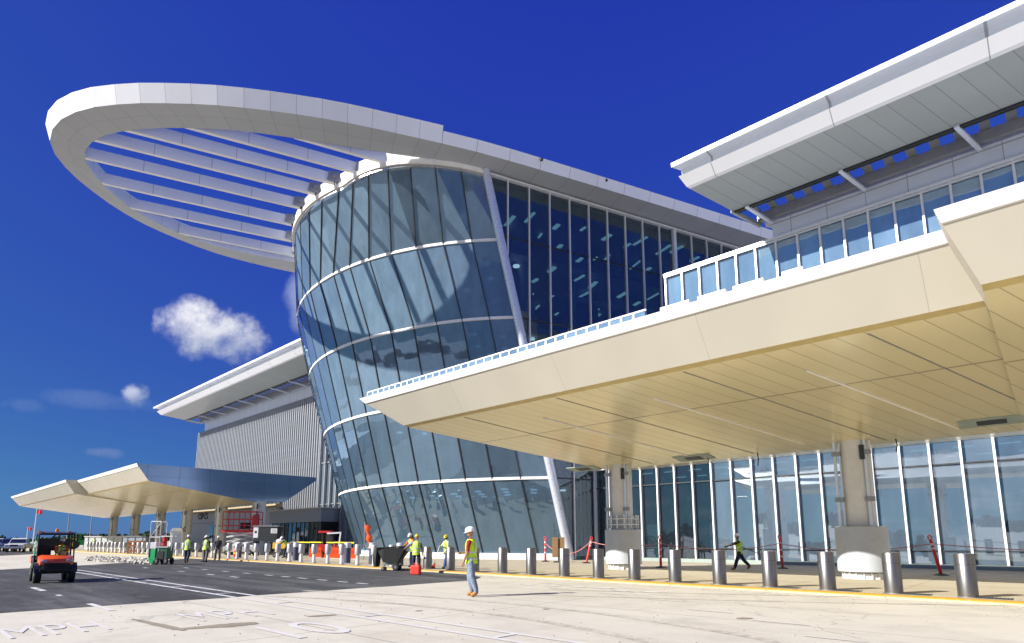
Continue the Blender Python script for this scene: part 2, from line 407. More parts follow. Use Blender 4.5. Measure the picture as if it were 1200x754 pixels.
# polarised, deep tropical blue: the sky model's red and green kept low, its blue nearly level
sx_ = w.n('SeparateColor'); w.l(sky.outputs[0], sx_.inputs[0]); cx_ = w.n('CombineColor')
for ch, (k_, g_) in enumerate(((.18, .732), (.288, .937), (2.515, .149))):
    w.l(w.math('MULTIPLY', w.math('POWER', sx_.outputs[ch], g_), k_), cx_.inputs[ch])
skyc = cx_.outputs[0]
dirv = w.n('TexCoord').outputs['Generated']
def px_dir(u, v):
    return (cf*f_px+rt*(u-600)-cu*(v-527)).normalized()
def cloud(skyc, u, v, su, sv, bright, dens, nscale, seed, bottom):
    """one cumulus at a fixed place in the sky: an ellipse of directions broken up by noise"""
    d0 = px_dir(u, v); ex = d0.cross(up).normalized(); ey = ex.cross(d0)
    def comp(ax):
        return w.n('VectorMath', operation='DOT_PRODUCT', i_0=dirv, i_1=tuple(ax)).outputs['Value']
    mp = w.n('Mapping', i_Vector=dirv, i_Location=(seed, seed*.7, 0)).outputs[0]
    n1 = w.noise(mp, nscale, 7, .56, .3); n2 = w.noise(mp, nscale*3.2, 6, .6)
    x = w.math('DIVIDE', comp(ex), su); y = w.math('DIVIDE', comp(ey), sv)
    r = w.math('ADD', w.math('MULTIPLY', x, x), w.math('MULTIPLY', y, y))
    front = w.math('GREATER_THAN', comp(d0), 0)
    k = w.math('SUBTRACT', 1., r)
    k = w.math('ADD', k, w.math('MULTIPLY', w.math('SUBTRACT', n1, .5), 2.6))
    k = w.math('ADD', k, w.math('MULTIPLY', w.math('SUBTRACT', n2, .5), 1.0))
    m = w.n('MapRange', interpolation_type='SMOOTHSTEP', i_From_Min=.05, i_From_Max=1.15); w.l(k, m.inputs[0])
    fac = w.math('MULTIPLY', w.math('MULTIPLY', m.outputs[0], dens), front)
    sh = w.n('MapRange', interpolation_type='SMOOTHSTEP', i_From_Min=-.7, i_From_Max=.5)
    w.l(w.math('ADD', w.math('ADD', y, w.math('MULTIPLY', w.math('SUBTRACT', n1, .5), 1.6)), w.math('MULTIPLY', x, -.35)), sh.inputs[0])
    cc = w.mix(sh.outputs[0], bottom, bright)
    return w.mix(fac, skyc, cc)
px = 1/f_px
WHT = (7.0, 7.0, 7.2); GRY = (2.6, 3.0, 4.4)
skyc = cloud(skyc, 250, 386, 66*px*.8, 42*px*.8, WHT, .98, 13, 3.1, (2.9, 3.3, 4.6))
skyc = cloud(skyc, 365, 350, 32*px*.8, 62*px*.8, (4.2, 4.8, 6.2), .45, 9, 8.3, GRY)
skyc = cloud(skyc, 157, 463, 20*px*.75, 17*px*.75, (5.5, 5.8, 6.6), .7, 22, 1.7, (1.6, 2.2, 3.8))
skyc = cloud(skyc, 118, 470, 80*px*.7, 16*px*.7, (1.5, 2.2, 4.2), .30, 15, 12.1, (1.3, 2.0, 3.9))
skyc = cloud(skyc, 128, 532, 34*px*.75, 8*px*.75, (1.2, 1.8, 3.7), .62, 26, 5.2, (1.0, 1.6, 3.4))
skyc = cloud(skyc, 30, 475, 26*px*.7, 12*px*.7, (1.5, 2.2, 4.2), .22, 24, 7.7, (1.3, 2.0, 3.9))
# scattered fair-weather cumulus in the part of the sky behind the viewer
sp = w.n('SeparateXYZ', i_0=dirv)
proj = w.n('CombineXYZ'); zz = w.math('ADD', w.math('MAXIMUM', sp.outputs[2], 0.), .16)
w.l(w.math('DIVIDE', sp.outputs[0], zz), proj.inputs[0]); w.l(w.math('DIVIDE', sp.outputs[1], zz), proj.inputs[1])
cn = w.noise(proj.outputs[0], 1.1, 8, .58, .2)
cm = w.math('MULTIPLY', w.ramp(cn, [(.54, 0.), (.68, 1.)]), w.ramp(w.math('MULTIPLY_ADD', sp.outputs[1], -1., -.12), [(.0, 0.), (.35, 1.)]))
skyc = w.mix(w.math('MULTIPLY', cm, .8), skyc, (5.2, 5.5, 6.2))
bg = w.n('Background', i_Strength=.082); w.l(skyc, bg.inputs[0]); w.l(bg.outputs[0], w.out.inputs[0])

S.view_settings.view_transform = 'Standard'; S.view_settings.look = 'None'; S.view_settings.gamma = 1
S.view_settings.use_curve_mapping = False; S.view_settings.exposure = .8
try:
    S.cycles.use_denoising = True; S.cycles.transparent_max_bounces = 24; S.cycles.max_bounces = 10
    S.cycles.glossy_bounces = 5; S.cycles.diffuse_bounces = 4; S.cycles.sample_clamp_indirect = 6
    S.cycles.caustics_reflective = False; S.cycles.caustics_refractive = False
except Exception: pass

# ------------------------------------------------------------------ ground and road
def structure(name, mb, m, label, cat):
    o = mb.build(name, m, None, fix=False); tag(o, label, cat, kind='structure'); return o
def sheet(poly, z):
    b = MB(); b.face([(x, y, z) for x, y in poly]); return b
def strips(rects, z):
    b = MB()
    for x0, y0, x1, y1 in rects: b.face([(x0, y0, z), (x1, y0, z), (x1, y1, z), (x0, y1, z)])
    return b
structure('ground', sheet([(-4000, -4000), (4000, -4000), (4000, 4000), (-4000, 4000)], 0), M_conc, 'pale worn concrete apron around the terminal', 'ground')
def ragged(pts, amp, step):
    out = []
    for i, p in enumerate(pts):
        q = pts[(i+1) % len(pts)]; L = hypot(q[0]-p[0], q[1]-p[1]); n = max(1, int(L/step))
        for k in range(n):
            t = k/n; j = amp if 0 < k else 0
            out.append((p[0]+(q[0]-p[0])*t+random.uniform(-j, j), p[1]+(q[1]-p[1])*t+random.uniform(-j, j)))
    return out
structure('road', sheet(ragged([(-16.2, -30), (-16.25, 15.4), (-17.6, 17.2), (-19.5, 18.06), (-53, 18.06), (-48.5, 14.2), (-43.6, 9.4), (-39.6, 4.4), (-37, -30)], .07, .9), .004), M_asph, 'dark asphalt section of the roadway beside the pale concrete', 'road')
structure('side_road', sheet([(-140, -40), (-66, -40), (-70, 6), (-83, 13.4), (-140, 13.4)], .004), M_asph, 'grey asphalt strip in front of the parked cars', 'road')
structure('pavement', sheet([(-140, 18.40), (60, 18.40), (60, 80), (-140, 80)], .09), M_walk, 'tan concrete pavement under the entrance canopies', 'pavement')
yk = MB()
kx = (-140, -80, -40, -20, 0, 20, 60)
yk.loft([[(x_, 18.015, .05), (x_, 18.02, .075), (x_, 18.06, .092), (x_, 18.30, .092)] for x_ in kx], False)
yk.loft([[(x_, 18.0, .0), (x_, 18.015, .05)] for x_ in kx], False, mi=1)
yk.loft([[(x_, 18.30, .092), (x_, 18.402, .092), (x_, 18.402, .0)] for x_ in kx], False, mi=1)
structure('kerb_line', yk, [M_yellow, M_walk], 'worn yellow painted kerb line along the bollards', 'kerb')
tk = MB()
x = -20.
while x < 30:
    L = 1.05; tk.face([(x+.3, 18.5, .094), (x+.3+L, 18.5, .094), (x+.3+L, 19.02, .094), (x+.3, 19.02, .094)])
    yy = 18.56
    while yy < 19.0:
        xx = x+.36
        while xx < x+.3+L and x > -13:
            tk.box((xx, yy, .099), (.035, .035, .010)); xx += .075
        yy += .075
    x += 1.61
structure('tactile_paving', tk, M_dark, 'dark studded warning strip between the bollards', 'paving')
la = MB(); lb = MB(); lc = MB()
def quad(b, x0, y0, x1, y1, z): b.face([(x0, y0, z), (x1, y0, z), (x1, y1, z), (x0, y1, z)])
for y in (7.16, 6.60):
    quad(lc, -41.5, y, -16.25, y+.13, .009); quad(lb, -16.25, y, 2.5, y+.13, .009)
for i in range(12):
    x = -39.5+i*3.65; quad(lc if x < -16.3 else lb, x, 6.73, x+.13, 7.16, .009)
quad(lb, -17.05, 3.60, -15.05, 3.74, .0092); quad(lc, -24.1, 3.56, -22.3, 3.72, .009); quad(lc, -20.4, 3.58, -20.0, 3.70, .009)
for x in (-34.8, -29.6, -32.2, -27.2, -25.0, -23.5, -22.1, -20.6, -19.2, -17.9): quad(lc, x-.35, 11.64, x+.35, 11.80, .009)
for x in (-27.4, -24.9, -31.0, -36.5): quad(lc, x-.4, 10.15, x+.4, 10.3, .009)
for x, y in ((-9.3, 14.2), (-8.1, 14.9), (-7.4, 13.6), (-10.6, 15.6), (-11.5, 14.6), (-9.9, 16.2), (-5.6, 12.2), (-3.9, 11.4), (-2.6, 10.1), (-12.6, 16.0)):
    quad(lb, x-.5, y, x+.5, y+.06, .009)
for i in range(6): quad(lb, -13.6+i*.9, 15.1+.2*i % .7, -13.1+i*.9, 15.45+.2*i % .7, .0092)
structure('lane_line', lb, M_lineb, 'faded white double lane line across the pale concrete', 'lane line')
structure('lane_line', lc, M_linec, 'scuffed white lane line and dashes across the dark asphalt', 'lane line')
def ground_text(txt, x_top, x_bot, y0, y1, label):
    cu_ = bpy.data.curves.new('t', 'FONT'); cu_.body = txt; cu_.size = 1
    o = bpy.data.objects.new('t', cu_); COL.objects.link(o)
    bpy.context.view_layer.update()
    me = bpy.data.meshes.new_from_object(o.evaluated_get(bpy.context.evaluated_depsgraph_get()))
    bpy.data.objects.remove(o)
    xs = [v.co.x for v in me.vertices]; ys = [v.co.y for v in me.vertices]
    for v in me.vertices:
        u = (v.co.x-min(xs))/(max(xs)-min(xs)); t = (v.co.y-min(ys))/(max(ys)-min(ys)); v.co = (x_bot+(x_top-x_bot)*t, y0+(y1-y0)*u, .0095)
    me.materials.clear(); me.materials.append(M_lineb)
    o = bpy.data.objects.new('road_lettering', me); COL.objects.link(o)
    tag(o, label, 'road lettering', kind='structure')
ground_text('MPH', -13.45, -11.95, 1.60, 2.95, 'faded white MPH lettering at the near left corner')
ground_text('MPH', -13.45, -11.85, 4.35, 5.75, 'faded white MPH lettering beside the wet patch')
ground_text('10', -10.4, -8.7, 4.62, 5.72, 'faded white 10 painted on the concrete before MPH')
def blob(x0, y0, x1, y1, w0, w1, n=14):
    P = []; dx, dy = x1-x0, y1-y0; L = hypot(dx, dy); nx, ny = -dy/L, dx/L
    for k in range(n+1):
        t = k/n; ww = (w0+(w1-w0)*t)*sqrt(max(0, sin(pi*min(1, max(0, .04+t*.92)))))*random.uniform(.8, 1.15)
        P.append((x0+dx*t+nx*ww, y0+dy*t+ny*ww))
    for k in range(n, -1, -1):
        t = k/n; ww = (w0+(w1-w0)*t)*sqrt(max(0, sin(pi*min(1, max(0, .04+t*.92)))))*random.uniform(.8, 1.15)
        P.append((x0+dx*t-nx*ww, y0+dy*t-ny*ww))
    return P
structure('wet_patch', sheet(blob(-11.15, 3.6, -10.9, 4.95, .10, .32), .006), M_stain, 'dark damp patch on the concrete beside the lettering', 'stain')
structure('wet_trail', sheet(blob(-13.2, 3.55, -10.9, 3.72, .06, .12), .0064), M_stain, 'narrow damp trail leading to the wide damp patch', 'stain')
structure('oil_stain', sheet(blob(-11.05, 6.0, -10.9, 6.55, .10, .14), .006), M_stain, 'small dark stain beside the double lane line', 'stain')

M_tyre = worn_paint('tyre_rubber', (.36, .33, .28), (.56, .525, .44), .47)
def arc_marks(cx, cy, r, a0, a1, wdt, gauge):
    b = MB()
    for rr in (r, r+gauge):
        n = 40
        for k in range(n):
            t0, t1 = a0+(a1-a0)*k/n, a0+(a1-a0)*(k+1)/n
            b.face([(cx+q*cos(t_), cy+q*sin(t_), .0052) for q, t_ in ((rr, t0), (rr+wdt, t0), (rr+wdt, t1), (rr, t1))])
    return b
structure('tyre_mark', arc_marks(-9.5, -6.5, 15.2, radians(55), radians(115), .22, 1.7), M_tyre, 'curved dark tyre marks sweeping over the pale concrete', 'tyre mark')
structure('tyre_mark', arc_marks(-30, 60, 49.2, radians(-68), radians(-46), .20, 1.75), M_tyre, 'long faint tyre marks running towards the kerb', 'tyre mark')
for i, (x_, y_, r_) in enumerate(((-8.4, 10.2, .09), (-4.6, 11.6, .14), (-10.2, 8.1, .08))):
    structure('oil_stain', sheet([(x_+r_*random.uniform(.6, 1.2)*cos(a_*pi/8), y_+r_*1.3*random.uniform(.6, 1.2)*sin(a_*pi/8)) for a_ in range(16)], .0058), M_stain, 'small dark oil drip on the open pale concrete', 'stain')
# ------------------------------------------------------------------ far scenery
def leafmat():
    t = NT('far_leaves'); p = t.geo(); c = t.mix(t.ramp(t.noise(p, .25, 3), [(.3, 0.), (.7, 1.)]), (.035, .07, .025), (.075, .11, .04))
    t.bsdf(c, .8, 0, .2); return t.m
M_leaf = leafmat()
tb = MB()
def woods(b, x0, y0, x1, y1, hmin, hmax, step, leaf):
    L = hypot(x1-x0, y1-y0); n = int(L/step)
    for i in range(n):
        t = (i+random.random())/n; cx, cy = x0+(x1-x0)*t+random.uniform(-8, 8), y0+(y1-y0)*t+random.uniform(-8, 8)
        h = random.uniform(hmin, hmax)*(.75+.35*sin(t*37)+.2*sin(t*91)); r = random.uniform(2., 4.)
        for k in range(16):
            a = random.uniform(0, 2*pi); zc = h*random.uniform(.15, 1); rr = r*sqrt(max(.05, 1-(zc/h-.5)**2*3))
            px_, py_ = cx+rr*cos(a), cy+rr*sin(a)
            q = Vector((random.gauss(0, 1), random.gauss(0, 1), random.gauss(0, 1))).normalized(); e = q.orthogonal().normalized(); g = q.cross(e)
            c = Vector((px_, py_, zc)); s_ = leaf*random.uniform(.6, 1.3)
            b.face([c+e*s_, c+g*s_*.8, c-e*s_*.9, c-g*s_])
woods(tb, -760, -330, -420, 560, 5, 7.5, .8, 1.3)
woods(tb, -420, 560, 500, 640, 6, 9, 2.5, 2.)
woods(tb, -700, -340, 400, -420, 8, 13, 2.0, 2.2)
o = tb.build('woods', M_leaf, None, fix=False); tag(o, 'low dark green belt of trees along the far horizon', 'woods', kind='stuff')

# ------------------------------------------------------------------ entrance canopies
def canopy(root, xa, xb, left_skew, right_skew, dy, li, ri, endmat=None, wing_back=False):
    """one length of the boat-section canopy; xa, xb at the front lip; li / ri pull in the lower edge at an end"""
    sec = [(14.74, 8.04), (14.86, 7.77), (14.91, 7.755), (15.75, 6.62), (15.98, 6.55), (25.6, 5.10), (28.2, 5.36), (31.5, 7.75), (31.5, 8.10)]
    if wing_back: sec = sec[:6]+[(27.5, 5.22), (27.6, 5.45), (27.6, 5.60)]     # this length thins to a low rear edge: sun reaches the glazing behind
    sec = [(y+(dy if y < 20 else 0), z) for y, z in sec]
    def X(x0, skew, ins, y, z):
        return x0+skew*(y-15)+ins*min(1., max(0., (8.0-z)/1.4))*(1. if z > 6.5 else 1+.28*(6.5-z)/1.4)
    L = [Vector((X(xa, left_skew, li, y, z), y, z)) for y, z in sec]
    R = [Vector((X(xb, right_skew, ri, y, z), y, z)) for y, z in sec]
    def strip(name, i0, i1, m, seg=1, uvk=None, label=None):
        b = MB()
        for i in range(i0, i1):
            for k in range(seg):
                p, q = L[i].lerp(R[i], k/seg), L[i].lerp(R[i], (k+1)/seg); r, s_ = L[i+1].lerp(R[i+1], (k+1)/seg), L[i+1].lerp(R[i+1], k/seg)
                uv = [uvk(v) for v in (p, q, r, s_)] if uvk else None
                b.face([p, q, r, s_], 0, uv)
        o = b.build(name, m, root, True, fix=False); return o
    strip('coping', 0, 2, M_band)
    strip('fascia', 2, 3, M_fascia, uvk=lambda v: (v.x/5.2+.31, .5))
    strip('edge_trim', 3, 4, M_trim)
    strip('soffit', 4, 6, M_soffit, uvk=lambda v: ((v.x-SK*v.y)/.61, (v.y-6.0)/13.4+.02))
    strip('rear_soffit', 6, 8, M_fascia)
    b = MB(); b.face([L[0], L[-1], R[-1], R[0]][::-1]); b.build('roof', M_band, root, True, fix=False)
    for side, P, m in (('end', L, endmat or M_fascia), ('end', R, endmat or M_fascia)):
        b = MB(); b.face(P if side == 'x' else P, 0, [((p.y)/2.6, p.z/1.4) for p in P]); o = b.build('end_panel', m, root, True, fix=False)
    return L, R

def column(root, x, y, clamps=False, wrap=True, top=5.3):
    c = MB().lathe([(.52, .3), (.52, top)], (x, y, 0), 28).build('column', M_shaft, root, True, smooth=True)
    if wrap:
        MB().lathe([(.86, .34), (.88, .36), (.88, 1.98), (.86, 2.0)], (x, y, 0), 40).build('base_wrap', M_wrap, c, True, smooth=True)
    b = MB().lathe([(.70, .09), (.70, .30), (.62, .30)], (x, y, 0), 24)
    for k in range(18):
        a = 2*pi*k/18; b.box((x+.72*cos(a), y+.72*sin(a), .17), (.05, .05, .30), a)
    b.build('base_ring', M_band, c, True)
    for s_, yo in ((-.64, -.12), (.62, -.05)):
        p = MB(); p.beam((x+s_*.8-.05, y+yo-.35, 2.0), (x+s_*.8-.05, y+yo-.35, top-.05), .10, .06); p.beam((x+s_*.8+.12, y+yo-.35, 2.0), (x+s_*.8+.12, y+yo-.35, top-.12), .05, .05)
        p.build('cable_tray', M_alu, c, True)
        for zz_ in (3.0, 4.75): MB().box((x+s_*.8, y+yo-.36, zz_), (.30, .14, .17)).build('clamp', M_grey, c, True, bevel=.01)
    MB().box((x+.36, y-.46, 4.75), (.16, .10, .55)).build('speaker_box', M_dark, c, True, bevel=.03)
    if clamps:
        b = MB()
        for z in (2.22, 2.5): b.lathe([(.80, z), (.80, z+.05), (.55, z+.05), (.55, z)], (x, y, 0), 24)
        for k in range(14):
            a = 2*pi*k/14; b.beam((x+.76*cos(a), y+.76*sin(a), 2.06), (x+.76*cos(a), y+.76*sin(a), 2.72), .06, .06)
        b.build('clamp_ring', M_mull, c, True)
    return c

can_r = thing('entrance_canopy', 'large cream boat shaped canopy with gold soffit reaching over the kerb at right', 'canopy', (-10, 25, 0), group='entrance canopies')
canopy(can_r, -23.25, -.45, SK, .0, 0., 1.75, .0, wing_back=True)
canopy(can_r, -1.15, 34, .0, .0, -1.05, .55, .0, wing_back=True)
for i, (x, y) in enumerate(((-15.86, 25.3), (-5.41, 25.2), (5.1, 25.2), (15.6, 25.2))): column(can_r, x, y, clamps=(i == 0))
def soffit_z(y): return 6.55-(y-15.98)*(1.45/9.62)
def soffit_strip(root, name, x_at_front, y0, y1, wdt, m, th=.03):
    b = MB(); p = []
    for y in (y0, y1):
        xc = x_at_front+SK*(y-16)
        p.append((xc-wdt/2, y)); p.append((xc+wdt/2, y))
    z = [soffit_z(y0)-.004, soffit_z(y1)-.004]
    bt = [(p[0][0], p[0][1], z[0]-th), (p[1][0], p[1][1], z[0]-th), (p[3][0], p[3][1], z[1]-th), (p[2][0], p[2][1], z[1]-th)]
    tp = [(q[0], q[1], q[2]+th) for q in bt]
    b.hexa(bt, tp); return b.build(name, m, root, True)
for k in range(10):
    xf = -17.6+k*2.44*2
    soffit_strip(can_r, 'light_strip', xf+2.44, 17.6, 24.6, .07, M_band)
    soffit_strip(can_r, 'shadow_joint', xf, 16.1, 25.2, .035, M_grey, .012)
def hatch(root, xf, y):
    xc = xf+SK*(y-16); z = soffit_z(y)
    b = MB(); sl = -1.45/9.62
    def P(x, yy, d): return (x, yy, soffit_z(yy)-d)
    for (hw, hd, d0, d1) in ((.85, .42, .0, .035),):
        b.hexa([P(xc-hw, y-hd, d1), P(xc+hw, y-hd, d1), P(xc+hw, y+hd, d1), P(xc-hw, y+hd, d1)], [P(xc-hw, y-hd, d0), P(xc+hw, y-hd, d0), P(xc+hw, y+hd, d0), P(xc-hw, y+hd, d0)])
    o = b.build('access_panel', M_zincd, root, True)
    b = MB(); hw, hd = .38, .22
    b.hexa([P(xc-hw, y-hd, .05), P(xc+hw, y-hd, .05), P(xc+hw, y+hd, .05), P(xc-hw, y+hd, .05)], [P(xc-hw, y-hd, .0355), P(xc+hw, y-hd, .0355), P(xc+hw, y+hd, .0355), P(xc-hw, y+hd, .0355)])
    b.build('vent', M_dark, o, True)
M_zincd = plain('primer_panel', (.30, .36, .33), .6)
hatch(can_r, -14.2-1.0, 24.9); hatch(can_r, -4.35, 24.2); hatch(can_r, -21.3, 24.9)
for x, L_ in ((-9.0, .55), (-4.0, .45), (-11.2, .3)):
    z = soffit_z(25.2); MB().tube([(x, 25.1, z), (x+.03, 25.1, z-L_*.5), (x-.02, 25.12, z-L_)], .022, 6).build('loose_cable', M_black, can_r, True)
# glass edge rail on the front coping
x = -22.75; rail_proto = None; kk = 0
while x < -8.2:
    if rail_proto is None:
        rail_proto = MB().box((0, 0, .14), (.34, .025, .19)).build('rail_panel', M_blueglass, can_r)
        fr = MB().box((-.215, 0, .14), (.07, .05, .30)); fr.box((0, 0, .275), (.43, .05, .05)); fr.box((0, 0, .02), (.43, .05, .05))
        fr.build('frame', M_band, rail_proto); rail_proto.location = Vector((x, 14.95, 8.035))-can_r.location
    else: copy_part(rail_proto, can_r, Vector((x, 14.95, 8.035))-can_r.location)
    x += .43; kk += 1
for x, ww in ((-7.4, .9), (-6.3, .8), (-5.3, .8), (-4.2, .5)):
    MB().box((x, 15.0, 8.13), (ww, .25, .16)).build('edge_block', M_band, can_r, True, bevel=.01)

can_l = thing('entrance_canopy', 'far cream boat shaped canopy with blue reflecting end panel above six columns', 'canopy', (-85, 25, 0), group='entrance canopies')
canopy(can_l, -80.3, -57.6, .0, .0, 0., .0, .0, endmat=M_bluemetal)
canopy(can_l, -117, -79.3, SK*0, .0, -1.05, 1.2, -.5, endmat=M_fascia)
for x in (-57.8, -67.15, -77.58, -87.39, -98.38, -109.69): column(can_l, x, 25.8, wrap=False, top=5.25)
MB().cyl((-66, 27, 8.1), .06, .5, 8).build('roof_pin', M_grey, can_l, True)

# ------------------------------------------------------------------ right terminal wing
def wing_roof(root, xl, xr, first, slots=True):
    prof = [(29.22, 23.26), (29.24, 23.01), (29.92, 23.02), (30.02, 22.66), (29.72, 22.58), (30.28, 22.08), (30.5, 22.03), (33.7, 21.50)]
    def X(y): return xl+SK*(y-29.6)
    def row(y, z, n): return [Vector((X(y)+(xr-X(y))*k/n, y, z)) for k in range(n+1)]
    def strip(name, i, m, mi_uv=None):
        b = MB(); (y0, z0), (y1, z1) = prof[i], prof[i+1]
        n = max(1, int((xr-xl)/6.1)); a, c = row(y0, z0, n), row(y1, z1, n)
        for k in range(n):
            q = [a[k], a[k+1], c[k+1], c[k]]
            b.face(q, 0, [mi_uv(v) for v in q] if mi_uv else [(v.x/6.1, .5) for v in q])
        return b.build(name, m, root, True, fix=False)
    strip('roof_edge', 0, M_roofw); strip('edge_soffit', 1, M_zinc); strip('recess_face', 2, M_zinc); strip('edge_ledge', 3, M_roofw); strip('fascia', 4, M_roofw); strip('soffit_trim', 5, M_roofw)
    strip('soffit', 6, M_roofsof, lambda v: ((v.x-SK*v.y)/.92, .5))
    # sun slots in the roof next to the wall: cross beams with open sky between
    yA, yB = 33.7, 36.0
    b = MB(); b.beam((X(33.78), 33.78, 21.56), (xr, 33.78, 21.56), .12, .34); b.beam((X(34.05), 34.05, 21.50), (xr, 34.05, 21.50), .10, .10)
    b.build('gutter', M_dark, root, True)
    b = MB(); b.beam((X(35.75), 35.75, 21.55), (xr, 35.75, 21.55), .34, .56); b.build('wall_beam', M_grey, root, True)
    b = MB()
    b.hexa([(X(33.9), 33.9, 21.9), (xr, 33.9, 21.9), (xr, 34.75, 21.9), (X(34.75), 34.75, 21.9)], [(X(33.9), 33.9, 22.0), (xr, 33.9, 22.0), (xr, 34.75, 22.0), (X(34.75), 34.75, 22.0)])
    b.build('slot_deck', M_roofsof, root, True)
    proto = None; x = X(35)+.35; k = 0
    while x < xr:
        if k % 5 == 0:
            MB().beam((x, 33.6, 21.43), (x+.72, 35.95, 21.05), .20, .12).build('bracket', M_zinc, root, True)
        if proto is None:
            proto = MB().box((0, 0, 0), (.42, .95, .10)).build('slot_louvre', M_grey, root); proto.location = Vector((x, 35.2, 21.9))-root.location
        else: copy_part(proto, root, Vector((x, 35.2, 21.9))-root.location)
        x += 1.02; k += 1
        if k > 95: break
    b = MB(); b.face([(X(29.22), 29.22, 23.26), (xr, 29.22, 23.26), (xr, 33.8, 23.2), (X(33.8), 33.8, 23.2)]); b.build('roof', M_band, root, True, fix=False)
    b = MB(); P = [Vector((X(y), y, z)) for y, z in prof]+[Vector((X(33.8), 33.8, 23.2))]
    b.face(P); b.build('gable_end', M_zinc, root, True, fix=False)
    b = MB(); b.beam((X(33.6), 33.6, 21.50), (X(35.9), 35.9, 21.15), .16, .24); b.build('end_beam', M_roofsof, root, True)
    b = MB(); b.hexa([(X(36.3), 36.3, 21.2), (xr, 36.3, 21.2), (xr, 62, 21.3), (X(62), 62, 21.3)], [(X(36.3), 36.3, 21.5), (xr, 36.3, 21.5), (xr, 62, 21.6), (X(62), 62, 21.6)])
    b.build('main_roof', M_band, root, True)

wing = thing('terminal_wing', 'right terminal wing with white overhanging roof and blue glass screen above the canopy', 'building', (0, 36, 0))
wing_roof(wing, -14.2, 34, True)
def wallbox(name, m, pts, z0, z1, root, uvw=1.5, uvh=1.2):
    b = MB(); n = len(pts)
    for k in range(n):
        p, q = pts[k], pts[(k+1) % n]; L = hypot(q[0]-p[0], q[1]-p[1])
        b.face([(p[0], p[1], z0), (q[0], q[1], z0), (q[0], q[1], z1), (p[0], p[1], z1)], 0, [(p[0]/uvw, z0/uvh), (p[0]/uvw+L/uvw, z0/uvh), (p[0]/uvw+L/uvw, z1/uvh), (p[0]/uvw, z1/uvh)])
    b.face([(p[0], p[1], z1) for p in pts], 0); b.face([(p[0], p[1], z0) for p in pts][::-1], 0)
    return b.build(name, m, root, True, fix=False)
wallbox('upper_wall', M_zinc, [(-11.1, 36), (34, 36), (34, 62), (-11.1+SK*26, 62)], 20.06, 21.2, wing, 2.0, 3.0)
wallbox('podium', M_zinc, [(-23.4, 36.02), (34, 36.02), (34, 62), (-23.4+SK*26, 62)], 6.72, 16.4, wing, 2.0, 1.4)
# glass screen above the canopy
X0, DX = -18.44, 1.2485
pr = mr = None
for k in range(42):
    x = X0+k*DX
    if pr is None:
        pr = MB().box((DX/2, 0, 1.75), (DX-.1, .04, 3.5)).build('screen_pane', M_blueglass, wing); pr.location = Vector((x, 36.06, 16.4))-wing.location
        mr = MB().box((0, -.05, 1.80), (.11, .18, 3.6)).build('mullion', M_mull, wing); mr.location = Vector((x, 36.0, 16.4))-wing.location
    else:
        copy_part(pr, wing, Vector((x, 36.06, 16.4))-wing.location); copy_part(mr, wing, Vector((x, 36.0, 16.4))-wing.location)
b = MB(); b.beam((X0-.1, 35.94, 19.95), (34, 35.94, 19.95), .30, .16); b.beam((X0-.1, 35.90, 19.80), (34, 35.90, 19.80), .12, .08); b.build('screen_rail', M_mull, wing, True)
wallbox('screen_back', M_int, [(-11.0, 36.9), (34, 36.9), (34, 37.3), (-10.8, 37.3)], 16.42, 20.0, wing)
# lower curtain wall
XL, DL = -27.3, 1.275
pa = pc = mu = None
def low_pane(gm, nm, zc, zh):
    return MB().box((DL/2, .05, zc), (DL-.04, .05, zh)).build(nm, gm, wing)
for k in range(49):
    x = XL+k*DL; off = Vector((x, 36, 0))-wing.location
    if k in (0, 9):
        gm = M_hall if k == 0 else M_low  # rotunda's shadow put into darker glass on the leftmost panes
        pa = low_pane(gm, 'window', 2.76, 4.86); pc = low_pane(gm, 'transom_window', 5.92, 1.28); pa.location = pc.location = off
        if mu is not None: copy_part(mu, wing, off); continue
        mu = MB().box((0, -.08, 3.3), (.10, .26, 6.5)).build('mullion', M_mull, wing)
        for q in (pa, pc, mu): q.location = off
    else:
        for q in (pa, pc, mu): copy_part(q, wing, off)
b = MB(); b.beam((XL, 36.0, 5.24), (34, 36.0, 5.24), .16, .07); b.build('transom', M_dark, wing, True)
b = MB(); b.beam((XL, 35.95, 6.64), (34, 35.95, 6.64), .5, .16); b.build('head_trim', M_mull, wing, True)
b = MB(); b.beam((XL, 35.92, .16), (34, 35.92, .16), .3, .30); b.build('sill', M_zincd, wing, True)
b = MB(); b.beam((XL, 35.95, .98), (34, 35.95, .98), .04, .05); b.build('guard_rail', M_dark, wing, True)
# inside the lower level
b = MB(); b.face([(-27, 36.3, .02), (34, 36.3, .02), (34, 50, .02), (-27, 50, .02)]); b.build('interior_floor', M_slab, wing, True, fix=False)
b = MB(); b.face([(-27, 36.2, 6.5), (34, 36.2, 6.5), (34, 50, 6.5), (-27, 50, 6.5)]); b.build('interior_ceiling', M_ceil, wing, True, fix=False)
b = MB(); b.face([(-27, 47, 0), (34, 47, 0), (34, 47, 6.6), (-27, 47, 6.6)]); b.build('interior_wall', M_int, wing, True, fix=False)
for k, x in enumerate((-24.5, -18.4, -13.9, -9.2, -4.6, .5, 6, 12)):
    MB().cyl((x, 40.5+(k % 2)*1.5, 0.02), .45, 6.45, 20).build('interior_column', M_intcol, wing, True, smooth=True)
lt = None
for i in range(24):
    for j in range(2):
        loc = Vector((-26+i*1.9+(j*.7), 39+j*4.0, 6.42))-wing.location
        if lt is None: lt = MB().box((0, 0, 0), (.9, .14, .06)).build('ceiling_light', M_light, wing); lt.location = loc
        else: copy_part(lt, wing, loc)
for x in (-21.6, -12.2, -7.6, -2.8):
    MB().box((x, 38.6, 1.3), (.85, .3, 2.6)).build('door_leaf', M_intcol, wing, True)

